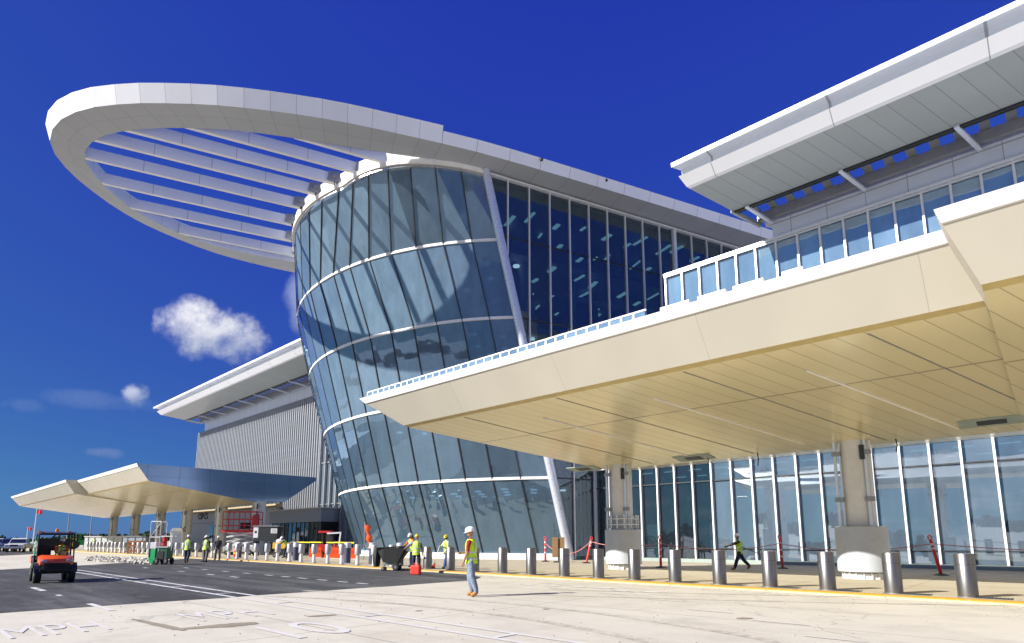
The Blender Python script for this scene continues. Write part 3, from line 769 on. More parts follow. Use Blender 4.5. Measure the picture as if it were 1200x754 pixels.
# ------------------------------------------------------------------ left terminal wing
lw = thing('terminal_wing', 'left terminal wing with vertical metal fins under a white overhanging roof', 'building', (-85, 36, 0))
wing_roof(lw, -107.8, -44, False)
wallbox('upper_wall', M_zinc, [(-103.8, 36), (-40, 36), (-40, 62), (-103.8+SK*26, 62)], 19.62, 21.2, lw, 2.0, 3.0)
wallbox('wall', M_corr, [(-105.6, 36.12), (-64.9, 36.12), (-64.9, 62), (-105.6, 62)], 0, 19.3, lw)
fp = None
n_f = 74
for k in range(n_f):
    x = -105.6+k*(40.6/(n_f-1)); loc = Vector((x, 36, 0))-lw.location
    if fp is None:
        fp = MB().box((0, -.10, 10.0), (.16, .42, 19.0)).build('fin', M_fin, lw); fp.location = loc
    else: copy_part(fp, lw, loc)
b = MB()
for z in (16.9, 14.2, 11.5): b.beam((-105.6, 36.02, z), (-64.9, 36.02, z), .06, .05)
b.build('fin_rail', M_grey, lw, True)
b = MB()
for k in range(16):
    x0 = -105.45+k*1.1; b.face([(x0, 36.09, 8.5), (x0+1.0, 36.09, 8.5), (x0+1.0, 36.09, 19.0), (x0, 36.09, 19.0)])
b.build('high_window', M_stripglass, lw, True, fix=False)
# glass strip towards the rotunda
pa = mu = None
for k in range(16):
    x = -64.7+k*1.3; off = Vector((x, 36, 0))-lw.location
    for z0, z1 in ((.4, 5.6), (5.75, 10.6), (10.75, 15.4), (15.55, 19.2)):
        MB().box((x+.65, 36.05, (z0+z1)/2), (1.24, .05, z1-z0)).build('window', M_stripglass, lw, True)
    if mu is None:
        mu = MB().box((0, -.1, 9.8), (.13, .4, 19.2)).build('mullion', M_fin, lw); mu.location = off
    else: copy_part(mu, lw, off)
b = MB()
for z in (5.67, 10.67, 15.47, .2): b.beam((-64.8, 36, z), (-44, 36, z), .2, .12 if z > 1 else .4)
b.build('transom', M_grey, lw, True)
wallbox('strip_back', M_int, [(-64.7, 37.5), (-44, 37.5), (-44, 38), (-64.7, 38)], 0, 19.6, lw)
# low block with lettering
annex = thing('annex_block', 'low pale annex wall with dark CSP-CS lettering behind the far canopy columns', 'building', (-90, 35, 0))
wallbox('wall', M_ply, [(-104.5, 35.2), (-74, 35.2), (-74, 35.85), (-104.5, 35.85)], 0, 5.75, annex, 4.4, 2.6)
MB().box((-89.2, 35.35, 5.95), (31, 1.0, .40)).build('ledge', M_ledge, annex, True)
fp = None
for k in range(30):
    loc = Vector((-104+k*1.03, 35.4, 6.72))-annex.location
    if fp is None: fp = MB().box((0, 0, 0), (.45, .2, 1.1)).build('louvre', M_stripglass, annex); fp.location = loc
    else: copy_part(fp, annex, loc)
MB().box((-95.2, 35.15, 2.2), (1.6, .12, 3.2)).build('door', M_stripglass, annex, True)
b = MB()
b.beam((-103.8, 35.12, 4.1), (-88, 35.12, 4.1), .05, .06); b.build('rail', M_grey, annex, True)
cu_ = bpy.data.curves.new('t', 'FONT'); cu_.body = 'CSP-CS'; cu_.size = 1.35; cu_.extrude = .03
to = bpy.data.objects.new('t', cu_); COL.objects.link(to); bpy.context.view_layer.update()
me = bpy.data.meshes.new_from_object(to.evaluated_get(bpy.context.evaluated_depsgraph_get())); bpy.data.objects.remove(to)
me.materials.clear(); me.materials.append(M_ink)
o = bpy.data.objects.new('lettering', me); COL.objects.link(o); o.parent = annex; o.rotation_euler = (radians(90), 0, 0); o.scale = (.92, 1, 1); o.location = Vector((-101.0, 35.16, 4.75))-annex.location
vest = thing('entrance_lobby', 'dark glazed lobby with grey flat canopy below the fin wall', 'building', (-66, 34, 0))
wallbox('canopy_band', M_bluegrey, [(-73, 33.8), (-60.3, 33.8), (-60.3, 36), (-73, 36)], 3.55, 5.05, vest, 3, 2)
MB().box((-66.6, 34.9, 5.1), (13.0, 2.5, .1)).build('roof', M_mull, vest, True)
MB().box((-60.6, 34.9, 1.9), (.5, 2.0, 3.3)).build('side_wall', M_dark, vest, True)
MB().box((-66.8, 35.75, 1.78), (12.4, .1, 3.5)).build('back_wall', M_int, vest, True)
pr = None
for k in range(12):
    loc = Vector((-72.6+k, 34.2, 0))-vest.location
    if pr is None:
        pr = MB().box((.5, 0, 1.77), (.94, .05, 3.5)).build('window', M_hall, vest); mm = MB().box((0, -.04, 1.77), (.07, .14, 3.52)).build('mullion', M_grey, vest); pr.location = loc; mm.location = loc
    else: copy_part(pr, vest, loc); copy_part(mm, vest, loc)

# ------------------------------------------------------------------ the leaning glass rotunda
LEV = [  # z, circle centre a, centre n, radius, a of the corner pipe, half angle past the nose
    (0.35, -14.6, 20.3, 24.95, .08, .36), (5.91, -11.85, 20.27, 24.16, 1.47, .36), (11.7, -9.3, 20.27, 23.35, 2.77, .36),
    (17.5, -6.77, 20.26, 22.51, 4.05, .37), (23.24, -5.61, 20.0, 22.81, 5.37, .38), (28.04, 4.0, 14.36, 14.36, 6.63, .56)]
NP = 15
def ring_pt(k, f, out=0.):
    z, ca, cn_, R, ap, ex = LEV[k]
    th0 = acos(min(1, cn_/R)); th = th0+(pi/2+ex-th0)*f
    a, n = ca+R*sin(th), cn_-R*cos(th)
    a0 = ca+R*sin(th0); a += (ap-a0)*max(0, 1-(n)/6.)
    # outward normal in plan
    a += out*sin(th); n -= out*cos(th)
    return W(a, n, z)
rot = thing('glass_rotunda', 'leaning rounded glass rotunda with white floor bands and dark sloping mullions', 'building', (PB.x, PB.y, 0))
for k in range(5):
    for j in range(NP):
        g = .012
        f0, f1 = (j+g)/NP, (j+1-g)/NP
        A, B_ = ring_pt(k, f0), ring_pt(k, f1); C_, D = ring_pt(k+1, f1), ring_pt(k+1, f0)
        A = A.lerp(D, .008); B_ = B_.lerp(C_, .008)
        nrm = (B_-A).cross(D-A).normalized()*-.04
        if nrm.dot(Vector((QQ.x, QQ.y, 0))) < 0 and j < 9: nrm = -nrm
        b = MB(); b.hexa([A, B_, B_+nrm, A+nrm], [D, C_, C_+nrm, D+nrm]); b.build('window', M_glass if k > 1 else M_glasslow, rot, True)
for j in range(1, NP):
    b = MB()
    for k in range(5): b.beam(ring_pt(k, j/NP, .02), ring_pt(k+1, j/NP, .02), .075, .10, up=(ring_pt(k, j/NP, 1)-ring_pt(k, j/NP, 0)))
    b.build('mullion', M_dark, rot, True)
def band(k, r, h, name, m, dz=0., out=.06):
    b = MB(); rings = []
    n = 60
    for i in range(n+1):
        p = ring_pt(k, i/n, out); q = ring_pt(k, i/n, out-r)
        rings.append([p+Vector((0, 0, dz-h/2)), p+Vector((0, 0, dz+h/2)), q+Vector((0, 0, dz+h/2)), q+Vector((0, 0, dz-h/2))])
    b.loft(rings, True, True); return b.build(name, m, rot, True)
for k in (1, 2, 3, 4): band(k, .35, .20, 'floor_band', M_band)
band(5, .6, .34, 'top_band', M_band, .10, .22); band(5, .3, .12, 'top_band_lip', M_chrome, -.2, .10)
band(0, .7, .55, 'base_kerb', M_kerb, -.08, .30)
b = MB(); P0 = W(-.05, -.10, 0.1); P1 = W(6.75, -.10, 28.3)
b.tube([P0, P1], .32, 20); b.build('corner_pipe', M_pipe, rot, True, smooth=True)
# floors, core and columns seen through the glass
for k in (1, 2, 3, 4):
    poly = [ring_pt(k, i/24, -1.1) for i in range(25)]
    z = LEV[k][0]; pts = [(p.x, p.y) for p in poly]+[(W(-8, 24, 0).x, W(-8, 24, 0).y), (W(-8, 1.2, 0).x, W(-8, 1.2, 0).y)]
    MB().prism(pts, z-.55, z+.05).build('floor_slab', M_slab, rot)
    rot.children[-1].location = -rot.location
b = MB(); b.hexa([W(-6, 5, .1), W(-6, 24, .1), W(-6.5, 24, .1), W(-6.5, 5, .1)], [W(-6, 5, 27.9), W(-6, 24, 27.9), W(-6.5, 24, 27.9), W(-6.5, 5, 27.9)]); b.build('core_wall', M_int, rot, True)
for a, n in ((-2.5, 2.4), (1.5, 6.8), (4.5, 11.2), (6, 17), (-4, 9), (-1, 14)):
    b = MB(); b.tube([W(a, n, .1), W(a+6.0, n, 27.6)], .38, 14); b.build('interior_column', M_intcol, rot, True, smooth=True)
dl = None
for k, z in ((1, 5.3), (2, 11.1), (3, 16.9), (4, 22.6)):
    ca = LEV[k][1]
    for i in range(5):
        for j in range(3):
            a = LEV[k][4]-2.2+2.2*j+i*.9; n = 2.0+i*2.9+j*.5
            loc = W(a, n, z)-rot.location
            if dl is None: dl = MB().cyl((0, 0, -.12), .26, .10, 16).build('round_light', M_down, rot); dl.location = loc
            else: copy_part(dl, rot, loc)
b = MB(); pts = [ring_pt(0, i/24, -.3) for i in range(25)]
b.face([(p.x, p.y, .03) for p in pts]+[(W(-8, 24, 0).x, W(-8, 24, 0).y, .03), (W(-8, 1, 0).x, W(-8, 1, 0).y, .03)]); b.build('ground_floor', M_slab, rot, True, fix=False)
for i in range(4):      # inner handrails and door frames catch light low down
    p = ring_pt(0, .12+.16*i, -4.0); MB().box((p.x, p.y, 1.25), (.7, .12, 2.3), .5).build('inner_door', M_intcol, rot, True)

# ------------------------------------------------------------------ hall behind the rotunda
hall = thing('terminal_hall', 'tall dark glazed hall wall running back from the rotunda corner pipe', 'building', (PB.x, PB.y, 0))
def Hs(s, z, n=0.): return W(-s, n, z)
def clip(poly):
    """keep what lies behind the leaning pipe: s >= -6.63 z / 28.04 + .3"""
    f = lambda p: p[0]+6.63*p[1]/28.04-.30
    out = []
    for i, p in enumerate(poly):
        q = poly[(i+1) % len(poly)]; a, c = f(p), f(q)
        if a >= 0: out.append(p)
        if a*c < 0: t = a/(a-c); out.append((p[0]+(q[0]-p[0])*t, p[1]+(q[1]-p[1])*t))
    return out
SM = [-6.7]+[-4.92+1.79*k for k in range(17)]
ZL = [.3, 5.91, 11.7, 17.5, 23.6, 28.0]
for i in range(len(SM)-1):
    for k in range(5):
        pl = clip([(SM[i]+.03, ZL[k]+.05), (SM[i+1]-.03, ZL[k]+.05), (SM[i+1]-.03, ZL[k+1]-.05), (SM[i]+.03, ZL[k+1]-.05)])
        if len(pl) < 3: continue
        b = MB(); fr = [Hs(s_, z) for s_, z in pl]; bk = [Hs(s_, z, .04) for s_, z in pl]; n = len(pl)
        b.face(fr); b.face(bk[::-1])
        for q in range(n): b.face([fr[q], bk[q], bk[(q+1) % n], fr[(q+1) % n]])
        b.build('window', M_hall, hall, True)
for s_ in SM[1:]:
    z0 = max(.1, -(s_-.3)*28.04/6.63) if s_ < .3 else .1
    b = MB(); b.beam(Hs(s_, z0, -.07), Hs(s_, 28.02, -.07), .085, .18, up=NN); b.build('mullion', M_mull, hall, True)
for z in ZL[1:5]:
    s0 = -6.63*z/28.04+.35; b = MB(); b.beam(Hs(s0, z, -.01), Hs(SM[-1], z, -.01), .08, .10); b.build('transom', M_dark, hall, True)
b = MB(); b.beam(Hs(-6.5, 28.09, -.10), Hs(SM[-1], 28.09, -.10), .3, .14); b.build('head_trim', M_mull, hall, True)
b = MB(); b.beam(Hs(10.95, 16, -.14), Hs(10.95, 28, -.14), .26, .30, up=NN); b.build('corner_post', M_mull, hall, True)
for k, z in enumerate(ZL[1:5]):
    b = MB(); s0 = -6.63*z/28.04+1.2
    P = [Hs(s0, 0, 1.2), Hs(24, 0, 1.2), Hs(24, 0, 22), Hs(s0+2, 0, 22)]
    b.prism([(p.x, p.y) for p in P], z-.5, z+.02); b.build('floor_slab', M_slab, hall, True)
b = MB(); P = [Hs(-6.4, 0, .3), Hs(24, 0, .3), Hs(24, 0, 22), Hs(-6.4, 0, 22)]; b.prism([(p.x, p.y) for p in P], 27.75, 27.98); b.build('ceiling', M_ceil, hall, True)
b = MB(); b.hexa([Hs(-3, .1, 13), Hs(24, .1, 13), Hs(24, .1, 13.4), Hs(-3, .1, 13.4)], [Hs(-3, 27.9, 13), Hs(24, 27.9, 13), Hs(24, 27.9, 13.4), Hs(-3, 27.9, 13.4)]); b.build('core_wall', M_int, hall, True)
b = MB(); P = [Hs(24.0, 0, 0), Hs(24.3, 0, 0), Hs(24.3, 0, 22), Hs(24.0, 0, 22)]; b.prism([(p.x, p.y) for p in P], 0, 28.0); b.build('rear_wall', M_zinc, hall, True)
b = MB(); P = [Hs(-6, 0, 22.1), Hs(24.3, 0, 22.1), Hs(24.3, 0, 22.4), Hs(-6, 0, 22.4)]; b.prism([(p.x, p.y) for p in P], 0, 28.0); b.build('far_wall', M_zinc, hall, True)
lt = None; rnd = random.Random(5); cnt = 0
for z in (27.55, 22.95, 16.85):
    for i in range(11):
        for j in range(3):
            if rnd.random() < .12 or cnt > 96: continue
            s_ = -4+i*2.1+rnd.uniform(-.5, .5); n = 1.6+j*3.6+rnd.uniform(-.6, .6)
            loc = Hs(s_, z-rnd.uniform(0, 1.5), n)-hall.location; cnt += 1
            if lt is None: lt = MB().box((0, 0, 0), (1.5, .30, .10)).build('ceiling_light', M_light, hall); lt.location = loc; lt.rotation_euler = (0, 0, math.atan2(NN.y, NN.x))
            else:
                cc_ = copy_part(lt, hall, loc, math.atan2(NN.y, NN.x)+rnd.choice((0, 0, .12, -.1))); cc_.scale = (rnd.uniform(.35, 1.25), rnd.uniform(.4, 1.2), 1)
for i, s_ in enumerate((-1.5, 3.2, 8.0, 13)):
    b = MB(); b.cyl(tuple(Hs(s_, 17.6, 4.0)), .28, 10, 12); b.build('interior_column', M_intcol, hall, True, smooth=True)
b = MB(); b.beam(Hs(2, 21.4, 3), Hs(12, 21.4, 3), .2, .35); b.build('gallery_beam', M_intcol, hall, True)

# ------------------------------------------------------------------ halo roof: ring, beams, hall eaves
roof = thing('halo_roof', 'huge white oval halo roof with sunshade beams projecting from the rotunda top', 'roof', (PB.x, PB.y, 28))
OUT = [(-24, -2.3), (-14, -2.25), (-4, -2.1), (6.1, -1.85), (10.6, -1.5), (15.02, -.94), (17.94, -.47), (21.4, .38), (24.73, 1.45), (28.01, 2.9), (29.9, 3.95), (31.6, 5.15), (33.1, 6.7), (34.1, 8.4), (34.6, 10.0), (34.65, 11.6), (34.2, 13.5), (33.3, 15.5), (31.5, 18.2), (29.14, 20.3), (25.03, 22.5), (20.94, 23.4), (16.98, 23.7), (8, 23.8), (-4, 23.8), (-14, 23.8), (-24, 23.8)]
INN = [(10.6, .28), (12.0, .75), (14.49, 1.34), (17.54, 1.95), (20.34, 2.55), (23.04, 3.25), (25.47, 4.17), (27.89, 5.35), (30.19, 6.85), (31.7, 8.4), (32.6, 10.0), (32.88, 11.5), (32.67, 13.1), (32.0, 15.0), (30.76, 17.3), (28.43, 19.5), (25.02, 21.1), (21.04, 21.4), (17.66, 21.3), (14.5, 21.3)]
def resample(P, n, i0=0, i1=None):
    P = P[i0:i1]; dense = []
    for i in range(len(P)-1):
        p0 = P[max(0, i-1)]; p1 = P[i]; p2 = P[i+1]; p3 = P[min(len(P)-1, i+2)]
        for k in range(20):
            t = k/20
            dense.append(tuple(.5*(2*p1[d]+(p2[d]-p0[d])*t+(2*p0[d]-5*p1[d]+4*p2[d]-p3[d])*t*t+(3*p1[d]-p0[d]-3*p2[d]+p3[d])*t**3) for d in (0, 1)))
    dense.append(P[-1]); L = [0]
    for p, q in zip(dense, dense[1:]): L.append(L[-1]+hypot(q[0]-p[0], q[1]-p[1]))
    res = []; j = 0
    for i in range(n+1):
        t = L[-1]*i/n
        while j < len(L)-2 and L[j+1] < t: j += 1
        u = (t-L[j])/max(1e-9, L[j+1]-L[j]); res.append((dense[j][0]+(dense[j+1][0]-dense[j][0])*u, dense[j][1]+(dense[j+1][1]-dense[j][1])*u))
    return res
ZB, ZT = 28.3, 29.42
NR = 34
ro = resample(OUT, NR, 4, 23); ri = resample(INN, NR)
def grow(P, d):
    res = []
    for i, p in enumerate(P):
        q0, q1 = P[max(0, i-1)], P[min(len(P)-1, i+1)]; tx, ty = q1[0]-q0[0], q1[1]-q0[1]; l = hypot(tx, ty)
        res.append((p[0]+ty/l*d, p[1]-tx/l*d))
    return res
rot_o = grow(ro, .34); rot_i = ri
def band_loft(name, A, za, B_, zb, m, uvd=None):
    b = MB()
    for i in range(len(A)-1):
        b.face([W(*A[i], za), W(*A[i+1], za), W(*B_[i+1], zb), W(*B_[i], zb)], 0, [(i, .02), (i+1, .02), (i+1, .98 if not uvd else uvd), (i, .98 if not uvd else uvd)])
    return b.build(name, m, roof, True)
band_loft('ring_fascia', ro, ZB, rot_o, ZT, M_white)
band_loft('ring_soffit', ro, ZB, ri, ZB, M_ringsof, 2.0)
band_loft('ring_inner_face', ri, ZB, ri, ZT, M_beam)
band_loft('ring_top', rot_o, ZT, ri, ZT, M_band)
# hall eaves (lower coping than the ring) and the slab over the rotunda
near = [(10.6, -1.5), (6.1, -1.85), (-4, -2.1), (-14, -2.25), (-24, -2.3)]
b = MB(); cum = 0
nd = resample([(10.6, -1.5), (6.1, -1.85), (-4, -2.1), (-14, -2.25), (-24, -2.3)], 14)
no = [(a, n-.22) for a, n in nd]
for i in range(14):
    b.face([W(*nd[i], ZB), W(*nd[i+1], ZB), W(*no[i+1], ZT-.32), W(*no[i], ZT-.32)], 0, [(i, .02), (i+1, .02), (i+1, .98), (i, .98)])
b.build('eaves_fascia', M_white, roof, True)
for a in (3.2, -2.5, -8.5): 
    p = W(a, -2.20, 28.95); MB().ball(tuple(p), .13, 10, 6).build('eaves_fitting', M_dark, roof, True)
b = MB()
for i in range(14):
    b.face([W(*nd[i], ZB), W(*nd[i+1], ZB), W(nd[i+1][0], .25, ZB), W(nd[i][0], .25, ZB)], 0, [(i, .02), (i+1, .02), (i+1, .98), (i, .98)])
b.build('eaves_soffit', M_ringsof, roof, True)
top = [ring_pt(5, i/30, .12) for i in range(31)]
b = MB(); P = [W(-24, -2.3, 0), W(6.5, -1.8, 0)]+top+[W(4, 23.6, 0), W(-24, 23.8, 0)]
b.prism([(p.x, p.y) for p in P], 28.34, 29.1); b.build('roof_slab', M_band, roof, True)
# beams of the sunshade
def cross(P, n, lo):
    best = None
    for p, q in zip(P, P[1:]):
        if (p[1]-n)*(q[1]-n) <= 0 and p[1] != q[1]:
            t = (n-p[1])/(q[1]-p[1]); a = p[0]+(q[0]-p[0])*t
            if best is None or a > best: best = a
    return best
def top_a(n):
    z, ca, cn_, R, ap, ex = LEV[5]; return ca+sqrt(max(0, R*R-(n-cn_)**2))
for i, n in enumerate((2.39, 4.49, 6.59, 8.68, 11.24, 14.3, 17.28, 20.1)):
    a1 = cross(ri, n, 0); a0 = top_a(n)+.35
    if a1 is None or a1 < a0+1: continue
    b = MB(); q = .13; z0, z1 = ZB+.02, ZB+.86; ns = max(2, int((a1-a0)/3.3))
    for k in range(ns):
        u0, u1 = a0+(a1+.12-a0)*k/ns, a0+(a1+.12-a0)*(k+1)/ns
        for sgn in (-1, 1):
            b.face([W(u0, n+sgn*q, z0), W(u1, n+sgn*q, z0), W(u1, n+sgn*q, z1), W(u0, n+sgn*q, z1)], 0, [(k, .02), (k+1, .02), (k+1, .98), (k, .98)])
        b.face([W(u0, n-q, z0), W(u1, n-q, z0), W(u1, n+q, z0), W(u0, n+q, z0)], 1); b.face([W(u0, n-q, z1), W(u1, n-q, z1), W(u1, n+q, z1), W(u0, n+q, z1)], 1)
    bo = b.build('sunshade_beam', [M_beam, M_band], roof, True)
    # clevis and pin plates at the rotunda end
    c = MB(); p = W(a0-.1, n, 28.75)
    for sgn in (-1, 1): c.hexa([W(a0-.7, n+sgn*.24-.04, 28.35), W(a0+.55, n+sgn*.24-.04, 28.45), W(a0+.55, n+sgn*.24+.04, 28.45), W(a0-.7, n+sgn*.24+.04, 28.35)], [W(a0-.7, n+sgn*.24-.04, 29.3), W(a0+.45, n+sgn*.24-.04, 29.2), W(a0+.45, n+sgn*.24+.04, 29.2), W(a0-.7, n+sgn*.24+.04, 29.3)])
    c.beam(W(a0-.02, n-.42, 28.80), W(a0-.02, n+.42, 28.80), .22, .22); c.build('clevis', M_grey, bo, True)
    g = MB(); g.hexa([W(a0-.9, n+.45, 28.3), W(a0-.15, n+.5, 28.3), W(a0-.2, n+1.75, 28.3), W(a0-.9, n+1.75, 28.3)], [W(a0-1.0, n+.5, 29.25), W(a0-.55, n+.55, 29.25), W(a0-.6, n+1.6, 29.25), W(a0-1.0, n+1.6, 29.25)])
    g.build('node_plate', M_band, roof, True)
    MB().ball(tuple(W(a0-.30, n+1.1, 28.78)), .13, 10, 6).build('node_bolt', M_yellowp, roof, True)

# ------------------------------------------------------------------ bollards
def bollard_proto(label, x, y):
    t = thing('bollard', label, 'bollard', (x, y, .09), group='steel bollards along the kerb')
    MB().lathe([(.215, 0), (.215, 1.055), (.20, 1.075), (.05, 1.085)], n=40).build('sleeve', M_steel, t, smooth=True)
    MB().lathe([(.235, 0), (.235, .018), (.216, .022)], n=36).build('base_collar', M_grey, t, smooth=True)
    return t
bxs = [-1.79, -3.37, -4.98, -6.58, -8.16, -9.72, -11.3, -12.85, -14.47, -16.2, -17.85, -19.6]
bp = None
rowx = [bxs[0]+1.6*k for k in (3, 2, 1)]
def by(x): return 18.72
for i, x in enumerate(bxs):
    lab = ('brushed steel bollard at the right end of the kerb row, nearest and largest' if i == 0 else
           '%s brushed steel bollard counting from the right end of the kerb row' % ordinal(i+1))
    if bp is None: bp = bollard_proto(lab, x, by(x))
    else:
        c = copy_tree(bp); c.location = (x, by(x), .09); c['label'] = lab; c.rotation_euler = (0, 0, random.uniform(0, 6))
for i, x in enumerate((-21.25, -22.95)):
    c = copy_tree(bp); c.location = (x, by(x), .09)
    c['label'] = ('brushed steel bollard behind the worker in the yellow helmet beside the black cart', 'brushed steel bollard between the black cart and the worker holding out an arm')[i]
M_sleeve = plain('sleeve_steel', (.42, .42, .42), .4, .4, var=.12)
# bollards still waiting for their sleeves: a thin post with the cap sleeve pushed up
def bare_proto(label, x, y):
    t = thing('bollard', label, 'bollard', (x, y, .09), group='half sleeved bollards by the far canopy')
    MB().lathe([(.105, 0), (.105, .66)], n=18).build('post', M_shaft, t, smooth=True)
    MB().lathe([(.19, .60), (.19, 1.12), (.17, 1.15), (.04, 1.16)], n=24).build('sleeve', M_sleeve, t, smooth=True)
    MB().lathe([(.17, 0), (.17, .03), (.11, .04)], n=18).build('base_collar', M_grey, t, smooth=True)
    return t
bb = None; x = -25.9; i = 0
while x > -91:
    lab = 'half sleeved grey bollard, %s beyond the black tilt cart along the yellow kerb' % ordinal(i+1)
    y = 18.72+random.uniform(-.04, .04)
    if bb is None: bb = bare_proto(lab, x, y)
    else:
        c = copy_tree(bb); c.location = (x, y, .09); c['label'] = lab; c.rotation_euler = (0, 0, random.uniform(0, 6))
    x -= 1.62; i += 1
nb = None
for i, (x, where) in enumerate(((-27.2, 'nearest the rotunda foot'), (-29.9, 'second from the rotunda foot'), (-32.6, 'third from the rotunda foot'), (-39.2, 'beside the orange machine'), (-48.6, 'near the worker bent over'))):
    lab = 'tall dark blue wrapped bollard with silver cap, '+where
    if nb is None:
        nb = thing('wrapped_bollard', lab, 'bollard', (x, 20.2, .09), group='dark wrapped bollards')
        MB().lathe([(.20, 0), (.20, .92)], n=20).build('wrap', M_navy, nb, smooth=True); MB().lathe([(.21, .92), (.21, 1.22), (.19, 1.25), (.05, 1.26)], n=20).build('cap', M_wrap, nb, smooth=True)
    else:
        c = copy_tree(nb); c.location = (x, 20.2, .09); c['label'] = lab

# ------------------------------------------------------------------ people
SKINS = [plain('skin_tan', (.42, .22, .13), .55, var=.08), plain('skin_brown', (.22, .11, .06), .55, var=.08), plain('skin_light', (.55, .33, .23), .55, var=.06)]
M_vest = pal('hi_vis_lime', (.62, .95, .04), .6, var=.08, cloth=True); M_vesto = pal('hi_vis_orange', (.95, .22, .02), .6, var=.08)
M_stripe = pal('reflective_tape', (.62, .64, .64), .3, .3)
M_hatw = pal('white_helmet', (.80, .80, .80), .25, coat=.4, var=.03); M_haty = pal('yellow_helmet', (.85, .62, .01), .25, coat=.4, var=.03)
M_denim = plain('light_denim', (.20, .25, .33), .85, var=.35, scale=9, cloth=True); M_navyp = plain('navy_trousers', (.018, .025, .06), .85, var=.25, scale=9, cloth=True)
M_jeans = plain('blue_jeans', (.03, .08, .26), .85, var=.25, scale=9, cloth=True); M_khaki = plain('grey_trousers', (.14, .14, .13), .85, var=.25, cloth=True)
M_redshirt = pal('red_shirt', (.38, .012, .02), .8, cloth=True); M_whiteshirt = pal('white_shirt', (.62, .63, .66), .8, cloth=True); M_darkshirt = pal('dark_shirt', (.03, .03, .035), .8, cloth=True); M_greyshirt = pal('grey_shirt', (.25, .26, .28), .8, cloth=True); M_orshirt = pal('orange_shirt', (.85, .18, .03), .8, cloth=True)
M_boot = plain('tan_boots', (.42, .20, .05), .7, var=.2); M_bootd = plain('dark_boots', (.03, .025, .02), .7)
M_hair = pal('dark_hair', (.02, .015, .01), .7); M_eye = pal('eye_dark', (.02, .015, .012), .3); M_glove = pal('dark_glove', (.05, .05, .05), .8)

